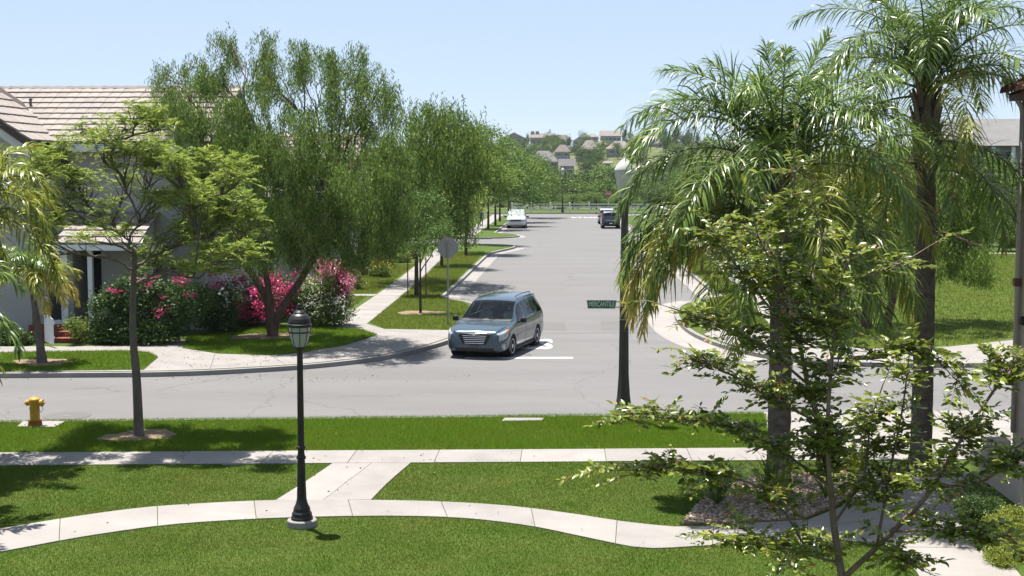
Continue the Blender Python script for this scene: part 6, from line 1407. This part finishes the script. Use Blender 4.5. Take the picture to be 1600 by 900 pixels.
# clipped hedges by the building at the right
for k, (lst, Y, lf, lab) in enumerate([([(1520, 800, 22, 26), (1545, 795, 18, 18)], 22.4, 'shrub_leaf', 'dark rounded shrub at the far end of the hedge by the low wall'),
                                      ([(1560, 835, 30, 30), (1585, 820, 28, 26)], 21.2, 'hedge_leaf', 'yellow-green clipped hedge along the low wall'),
                                      ([(1585, 880, 34, 36), (1560, 870, 16, 18)], 20.0, 'hedge_leaf', 'nearest yellow-green hedge in the bottom right corner')]):
    L_ = lb(lst, Y, 0.35); c = L_[0][0]
    shrub('hedge', lab, 'hedge', (c.x, c.y, 0), L_, lf, 420, 32, 120 + k, L=0.035, W=0.018, cr=0.05)
def strap_plant(label, base, n, ln, seed, m='strap_leaf', wd=0.035, up=0.9, stem=False):
    g = np.random.default_rng(seed); t = root('strap_plant', label, 'plant', base)
    q = Q()
    for k in range(n):
        a = g.random() * 6.283; e = g.uniform(0.7, 1.45); L = ln * g.uniform(0.6, 1.1); d = np.array([math.cos(a), math.sin(a)])
        s = np.linspace(0, 1, 6); pts = np.stack([d[0] * L * math.cos(e) * s * (1 + s * 0.6), d[1] * L * math.cos(e) * s * (1 + s * 0.6), 0.02 + L * math.sin(e) * (s - 0.30 * s ** 3 * (1.5 - e * 0.6))], 1)
        pr = np.stack([-d[1] * np.ones(6), d[0] * np.ones(6), np.zeros(6)], 1) * (wd / 2 * np.array([0.7, 1, 1, 0.85, 0.55, 0.05]))[:, None]
        V = np.stack([pts - pr, pts + pr], 1).reshape(-1, 3); b = 2 * np.arange(5)
        q.add(V, np.stack([b, b + 1, b + 3, b + 2], 1))
    obj('leaves', q.mesh('leaves'), m, t, 'stuff'); return t
strap_plant('upright strap-leaved plant in the mulch left of the palm trunk', P(1120, 790, 0.04), 70, 0.95, 131, wd=0.034)
strap_plant('strap-leaved plant in the mulch right behind the palm trunk', P(1205, 775, 0.04), 60, 0.9, 132, wd=0.034)
strap_plant('golden green broad-leaved plant at the back of the mulch bed', P(1335, 752, 0.04), 34, 1.0, 133, 'strap_leaf_gold', 0.075)
strap_plant('small strap-leaved plant at the right end of the mulch bed', P(1290, 780, 0.04), 30, 0.6, 134)

# ------------------------------------------------------------------ building at the right edge
t = root('building', 'beige stucco building corner with tiled eave at the right edge', 'building', (0, 0, 0))
MB().box(8.47, 14, 14.0, 26.0, 0, 7.0).obj('wall', 'stucco_warm', t)
MB().box(8.44, 8.6, 25.9, 26.06, 0.8, 6.95).obj('corner_trim', 'stucco_warm', t)
MB().lathe([(0.045, 0.8), (0.045, 6.75)], 10, Matrix.Translation((8.41, 25.80, 0))).obj('downspout', 'downspout', t, smooth=True)
MB().box(8.34, 8.48, 25.74, 25.88, 3.55, 3.70).obj('pipe_bracket', 'bracket', t, bevel=0.01)
MB().box(8.36, 8.48, 25.4, 25.55, 2.86, 3.02).obj('wall_fitting', 'plastic_black', t, bevel=0.02)
MB().tube([(8.41, 25.80, 6.7), (8.38, 25.80, 6.85), (8.30, 25.80, 6.98)], 0.045, 8).obj('gutter_elbow', 'downspout', t, smooth=True)
MB().box(8.30, 14, 14.0, 26.25, 6.98, 7.10).obj('eave', 'bracket', t)
er = MB().add([Vector(v) for v in ((8.25, 26.3, 7.10), (14, 26.3, 7.10), (14, 14, 7.10), (8.25, 14, 7.10), (11.2, 26.3, 8.5), (11.2, 14, 8.5))], [(0, 4, 5, 3), (4, 1, 2, 5), (0, 1, 4), (3, 5, 2)]).obj('roof', 'roof_clay', t)
for j in range(14):
    for k in range(3):
        MB().add([Matrix.Translation((8.16 + k * 0.36, 26.25 - j * 0.34, 7.13 + k * 0.17)) @ Vector((y, 0.15 * math.cos(a) * (1 if y == 0 else 0.85), 0.12 * math.sin(a) + y * 0.475)) for y in (0, 0.44) for a in np.linspace(0, math.pi, 7)], [(i, i + 1, 8 + i, 7 + i) for i in range(6)] + [tuple(range(6, -1, -1))]).obj('roof_tile', 'roof_clay', er)
t = root('garden_wall', 'low cream stucco wall running towards us beside the hedge', 'wall', (7.72, 25.2, 0))
MB().box(0.0, 0.34, -9.0, -0.2, 0, 0.76).obj('wall_body', 'stucco_warm', t, bevel=0.01)
MB().box(-0.03, 0.40, -0.2, 0.2, 0, 0.80).obj('pier', 'stucco_warm', t, bevel=0.01)

# ------------------------------------------------------------------ white rail fence at the far end
t = root('rail_fence', 'white three-rail fence across the far end of the street', 'fence', (0, 194.6, 0))
x0 = at(800, 325, 194.6).x; 
for k in range(14):
    x = x0 + k * 2.72
    p = MB().box(x - 0.075, x + 0.075, -0.075, 0.075, -0.1, 1.34).obj('post', 'vinyl_white', t)
    MB().add([Vector(v) for v in ((x - .09, -.09, 1.34), (x + .09, -.09, 1.34), (x + .09, .09, 1.34), (x - .09, .09, 1.34), (x, 0, 1.42))], [(0, 1, 4), (1, 2, 4), (2, 3, 4), (3, 0, 4), (3, 2, 1, 0)]).obj('cap', 'vinyl_white', p)
    if k < 13:
        for z in (0.36, 0.76, 1.16): MB().box(x + 0.075, x + 2.645, -0.025, 0.025, z - 0.07, z + 0.07).obj('rail', 'vinyl_white', t)

# ------------------------------------------------------------------ houses on the hill
def far_house(label, px, base_py, Y, wpx, wallpx, roofpx, kind='hip', roof='roof_grey', wall='stucco', rz=0.0, dep=None, wins=3, chim=0, garage=False):
    s = Y / F; c = at(px, base_py, Y); W = wpx * s * 0.82; Hw = wallpx * s * 0.8; Hr = roofpx * s * 0.85; D = dep or W * 0.7
    t = root('house', label, 'house', c, rz, 'houses on the hillside')
    MB().box(-W / 2, W / 2, -D / 2, D / 2, -4, Hw).obj('wall', wall, t)
    e = 0.5; a, d = W / 2 + e, D / 2 + e
    if kind == 'hip':
        k = max(0.5, W / 2 - D * 0.45)
        vs = [(-a, -d, Hw), (a, -d, Hw), (a, d, Hw), (-a, d, Hw), (-k, 0, Hw + Hr), (k, 0, Hw + Hr)]
        r = MB().add([Vector(v) for v in vs], [(0, 1, 5, 4), (1, 2, 5), (2, 3, 4, 5), (3, 0, 4), (3, 2, 1, 0)]).obj('roof', roof, t)
    elif kind == 'gable':
        vs = [(-a, -d, Hw), (a, -d, Hw), (a, d, Hw), (-a, d, Hw), (-a, 0, Hw + Hr), (a, 0, Hw + Hr)]
        r = MB().add([Vector(v) for v in vs], [(0, 1, 5, 4), (1, 2, 5), (2, 3, 4, 5), (3, 0, 4), (3, 2, 1, 0)]).obj('roof', roof, t)
    else:                                        # gable end towards the street
        vs = [(-a, -d, Hw), (a, -d, Hw), (a, d, Hw), (-a, d, Hw), (0, -d, Hw + Hr), (0, d, Hw + Hr)]
        r = MB().add([Vector(v) for v in vs], [(0, 4, 5, 3), (4, 1, 2, 5), (0, 1, 2, 3)]).obj('roof', roof, t)
        MB().add([Vector(v) for v in ((-W / 2, -D / 2, Hw), (W / 2, -D / 2, Hw), (0, -D / 2, Hw + Hr * 0.92))], [(0, 1, 2)]).obj('gable_wall', wall, t)
    for k in range(wins):
        x = -W / 2 + W * (k + 0.5) / wins; ww = W / wins * 0.28
        wn = MB().box(x - ww, x + ww, -D / 2 - 0.1, -D / 2 + 0.05, Hw * 0.35, Hw * 0.8).obj('window', 'window_glass', t)
        MB().box(x - ww - .15, x + ww + .15, -D / 2 - 0.16, -D / 2 - 0.02, Hw * 0.8, Hw * 0.8 + .2).obj('lintel', 'white_trim', wn)
        MB().box(x - ww - .15, x + ww + .15, -D / 2 - 0.16, -D / 2 - 0.02, Hw * 0.35 - .2, Hw * 0.35).obj('sill', 'white_trim', wn)
    for k in range(chim):
        x = -W * 0.42 + k * W * 0.2; MB().box(x - 0.9, x + 0.9, -0.8, 0.8, Hw * 0.3, Hw + Hr * 1.5).obj('chimney', wall, r)
mat('far_wall_brown', (0.33, 0.28, 0.24), 0.9, 0.15, var=0.1); mat('far_wall_tan', (0.45, 0.41, 0.36), 0.9, 0.15, var=0.1); mat('far_wall_grey', (0.30, 0.31, 0.33), 0.9, 0.15, var=0.1)
mat('far_roof_brown', (0.22, 0.185, 0.165), 0.95, 0.1, var=0.12, vscale=0.6); mat('far_roof_grey', (0.19, 0.183, 0.183), 0.95, 0.1, var=0.12, vscale=0.6); mat('far_roof_pale', (0.27, 0.24, 0.22), 0.95, 0.1, var=0.12, vscale=0.6); mat('far_roof_red', (0.23, 0.165, 0.14), 0.95, 0.1, var=0.12, vscale=0.6)
far_house('leftmost hill house with a pale gable facing the street', 804, 227, 700, 40, 14, 10, 'front', 'far_roof_pale', 'far_wall_brown', wins=2)
far_house('low hill house with pale roof below the leftmost gable', 796, 232, 660, 24, 6, 6, 'hip', 'far_roof_pale', 'far_wall_tan', wins=2)
far_house('hill house with two stout chimneys left of the crest', 848, 230, 700, 46, 18, 8, 'gable', 'far_roof_brown', 'far_wall_brown', wins=4, chim=2)
far_house('brown hill house partly hidden by trees right of the chimneys', 873, 232, 690, 26, 16, 10, 'gable', 'far_roof_brown', 'far_wall_brown', wins=3)
far_house('tall block-like hill house with flat pale roof slope on the crest', 954, 224, 690, 38, 14, 10, 'gable', 'far_roof_pale', 'far_wall_grey', wins=5, dep=6)
far_house('small hill house beside the tall block on the crest', 925, 222, 720, 24, 10, 6, 'hip', 'far_roof_pale', 'far_wall_tan', wins=2)
far_house('reddish roofed hill house right of the tall block', 1008, 228, 660, 48, 14, 9, 'hip', 'far_roof_red', 'far_wall_brown', wins=3)
far_house('lower hill house with rounded tan hip roof', 879, 247, 520, 28, 12, 13, 'hip', 'far_roof_brown', 'far_wall_grey', wins=2)
far_house('lower hill house with a steep pale hip roof at the middle', 921, 245, 520, 34, 14, 17, 'hip', 'far_roof_pale', 'far_wall_grey', wins=2)
far_house('small gabled hill house in front of the steep hip roof', 905, 247, 505, 15, 9, 9, 'front', 'far_roof_pale', 'far_wall_brown', wins=1)
far_house('lower hill house with long pale roof at the right', 968, 244, 530, 50, 14, 14, 'hip', 'far_roof_pale', 'far_wall_grey', wins=3)
far_house('large grey hip-roofed house nearest behind the trees', 849, 264, 400, 56, 14, 20, 'hip', 'far_roof_grey', 'far_wall_grey', wins=3)
far_house('grey gabled annexe of the nearest hill house', 886, 290, 392, 26, 38, 13, 'gable', 'far_roof_grey', 'far_wall_grey', wins=2)
far_house('small white cottage wall glimpsed over the trees left of the acorn lamp', 949, 262, 440, 14, 9, 3, 'gable', 'far_roof_pale', 'white_trim', wins=1)
gh = np.random.default_rng(5)
for k, (px, py, Y) in enumerate([(1035, 232, 640), (1062, 236, 600), (1090, 234, 620), (1120, 238, 580), (835, 242, 560), (985, 236, 600), (860, 238, 600), (1150, 236, 600), (905, 228, 660), (940, 234, 610)]):
    far_house('small hill house ' + ['behind the yellow palm fronds', 'behind the palm crown, second from the lamp', 'behind the palm crown, third from the lamp', 'behind the palm crown, fourth from the lamp', 'above the large grey hip roof', 'left of the reddish roof', 'between the chimneyed house and the tan hip roof', 'behind the palm crown, fifth from the lamp', 'below the small crest house', 'below the tall block'][k],
              px, py, Y, gh.uniform(18, 26), gh.uniform(8, 10), gh.uniform(7, 10), ['hip', 'gable', 'front'][k % 3], ['far_roof_pale', 'far_roof_brown', 'far_roof_grey'][k % 3], ['far_wall_tan', 'far_wall_brown', 'stucco'][(k + 1) % 3], wins=2)
# grey apartment house at the back of the park
t = root('apartment_house', 'grey apartment house with pale columns behind the palms at the right', 'building', (at(1560, 335, 135).x, 135, 0))
MB().box(-7, 8, 0.6, 12, 0, 8.2).obj('wall', 'far_wall_grey', t)
MB().add([Vector(v) for v in ((-7.8, -0.6, 8.2), (8.8, -0.6, 8.2), (8.8, 12.8, 8.2), (-7.8, 12.8, 8.2), (-3, 6, 11.0), (5, 6, 11.0))], [(0, 1, 5, 4), (1, 2, 5), (2, 3, 4, 5), (3, 0, 4), (3, 2, 1, 0)]).obj('roof', 'far_roof_grey', t)
for k in range(8): MB().box(-6.6 + k * 1.9, -6.25 + k * 1.9, -0.3, 0.05, 0, 8.1).obj('column', 'white_trim', t)
for f in (2.7, 5.4):
    MB().box(-7, 8, -0.4, 0.6, f - 0.15, f + 0.1).obj('balcony', 'stucco', t)
    MB().box(-7, 8, -0.42, -0.36, f + 0.95, f + 1.03).obj('balcony_rail', 'iron', t)
for f in (0.5, 3.2, 5.9):
    for k in range(6): wn = MB().box(-5.8 + k * 2.1, -4.7 + k * 2.1, 0.55, 0.65, f, f + 1.7).obj('window', 'window_glass', t)
# park furniture and bushes
bk = P(1524, 394)
t = root('bike_rack', 'row of upright rusty bars beside the white park path', 'bike rack', (bk.x, bk.y, 0))
for k in range(6): MB().lathe([(0.05, 0), (0.05, 1.0)], 7, Matrix.Translation((k * 0.2, 0, 0))).obj('bar', 'rust_bars', t)
MB().box(-0.06, 1.06, -0.02, 0.02, 0.28, 0.34).obj('rail', 'rust_bars', t)
for k, (px, py, Y, rx, ry) in enumerate([(1565, 352, 106, 20, 20), (1580, 368, 100, 20, 16), (1530, 352, 118, 16, 14), (1505, 350, 125, 16, 14), (1475, 348, 128, 16, 14), (1595, 350, 108, 16, 22)]):
    L_ = [pxlobe(px, py, Y, rx, ry, 1.0)]; c = L_[0][0]
    shrub('shrub', ['round light bush by the park path', 'lower bush right of the park path', 'dark bush at the back of the park', 'middle bush at the back of the park', 'left bush at the back of the park', 'rightmost park bush by the building edge'][k], 'shrub', (c.x, Y, 0), L_, 'shrub_leaf_light' if k in (0, 1, 3) else 'shrub_leaf', 130, 26, 140 + k, L=0.2, W=0.11, cr=0.22)

# ------------------------------------------------------------------ person walking up the left pavement
def person():
    base = P(752, 355); t = root('person', 'person in a navy top and dark shorts walking on the left pavement', 'person', (base.x, base.y, 0.014), R(-8))
    J = {'pel': (0, 0, .95), 'wst': (0, 0, 1.10), 'chs': (0, .01, 1.32), 'nck': (0, .01, 1.47), 'hd0': (0, .02, 1.56), 'hd1': (0, .02, 1.70),
         'hpL': (.09, 0, .90), 'knL': (.10, .12, .50), 'anL': (.10, .08, .09), 'ftL': (.10, .24, .04), 'hpR': (-.09, 0, .90), 'knR': (-.10, .0, .49), 'anR': (-.10, -.18, .10), 'ftR': (-.10, -.06, .04),
         'shL': (.19, .0, 1.42), 'elL': (.26, -.08, 1.15), 'wrL': (.26, .02, .92), 'haL': (.25, .06, .84), 'shR': (-.19, .0, 1.42), 'elR': (-.26, .02, 1.15), 'wrR': (-.26, .16, .94), 'haR': (-.25, .21, .87)}
    E_ = [('pel', 'wst'), ('wst', 'chs'), ('chs', 'nck'), ('nck', 'hd0'), ('hd0', 'hd1'), ('pel', 'hpL'), ('hpL', 'knL'), ('knL', 'anL'), ('anL', 'ftL'), ('pel', 'hpR'), ('hpR', 'knR'), ('knR', 'anR'), ('anR', 'ftR'), ('chs', 'shL'), ('shL', 'elL'), ('elL', 'wrL'), ('wrL', 'haL'), ('chs', 'shR'), ('shR', 'elR'), ('elR', 'wrR'), ('wrR', 'haR')]
    rad = {'pel': .15, 'wst': .135, 'chs': .155, 'nck': .055, 'hd0': .085, 'hd1': .095, 'hp': .085, 'kn': .056, 'an': .038, 'ft': .036, 'sh': .06, 'el': .04, 'wr': .03, 'ha': .036}
    ks = list(J); me = bpy.data.meshes.new('body'); me.from_pydata([J[k] for k in ks], [(ks.index(a), ks.index(b)) for a, b in E_], [])
    o = bpy.data.objects.new('body', me); link(o, t)
    sk = o.modifiers.new('skin', 'SKIN')
    for i, k in enumerate(ks):
        r = rad.get(k, rad.get(k[:2], .05)); me.skin_vertices[0].data[i].radius = (r, r * (0.8 if k in ('pel', 'wst', 'chs') else 1)); me.skin_vertices[0].data[i].use_root = (k == 'pel')
    ss = o.modifiers.new('sub', 'SUBSURF'); ss.levels = ss.render_levels = 1
    m, n, l, b = newmat('walker'); tc = n.new('ShaderNodeTexCoord'); sp = n.new('ShaderNodeSeparateXYZ'); rp = n.new('ShaderNodeValToRGB'); mr = n.new('ShaderNodeMath'); mr.operation = 'DIVIDE'; mr.inputs[1].default_value = 1.8
    l.new(tc.outputs['Object'], sp.inputs[0]); l.new(sp.outputs[2], mr.inputs[0]); l.new(mr.outputs[0], rp.inputs[0]); l.new(rp.outputs[0], b.inputs['Base Color']); b.inputs['Roughness'].default_value = 0.85
    rp.color_ramp.interpolation = 'CONSTANT'; e = rp.color_ramp.elements; e[0].position = 0; e[0].color = (0.02, 0.02, 0.025, 1); e[1].position = 0.05; e[1].color = (0.10, 0.055, 0.04, 1)
    for p_, c_ in ((0.30, (0.018, 0.018, 0.022)), (0.56, (0.045, 0.045, 0.13)), (0.825, (0.36, 0.21, 0.15))): x = e.new(p_); x.color = (*c_, 1)
    me.materials.append(m)
    MB().lathe([(0.10, 1.64), (0.108, 1.70), (0.09, 1.77), (0.04, 1.80), (0.0, 1.805)], 12, Matrix.Translation((0, -0.01, 0)), cap=False).obj('hair', 'hair', t, smooth=True)
person()
# thin summer air
m = bpy.data.materials.new('haze'); m.use_nodes = True; n = m.node_tree.nodes; n.clear()
pv = n.new('ShaderNodeVolumePrincipled'); pv.inputs['Color'].default_value = (0.80, 0.88, 1.0, 1); pv.inputs['Density'].default_value = 0.00008; pv.inputs['Anisotropy'].default_value = 0.3
mo = n.new('ShaderNodeOutputMaterial'); m.node_tree.links.new(pv.outputs[0], mo.inputs['Volume'])
MATS['haze'] = m
MB().box(-1300, 1400, -70, 4600, -8, 42).obj('haze', 'haze', None, 'stuff')
print('objects', len(bpy.data.objects), 'tris', sum(len(m.polygons) for m in bpy.data.meshes))
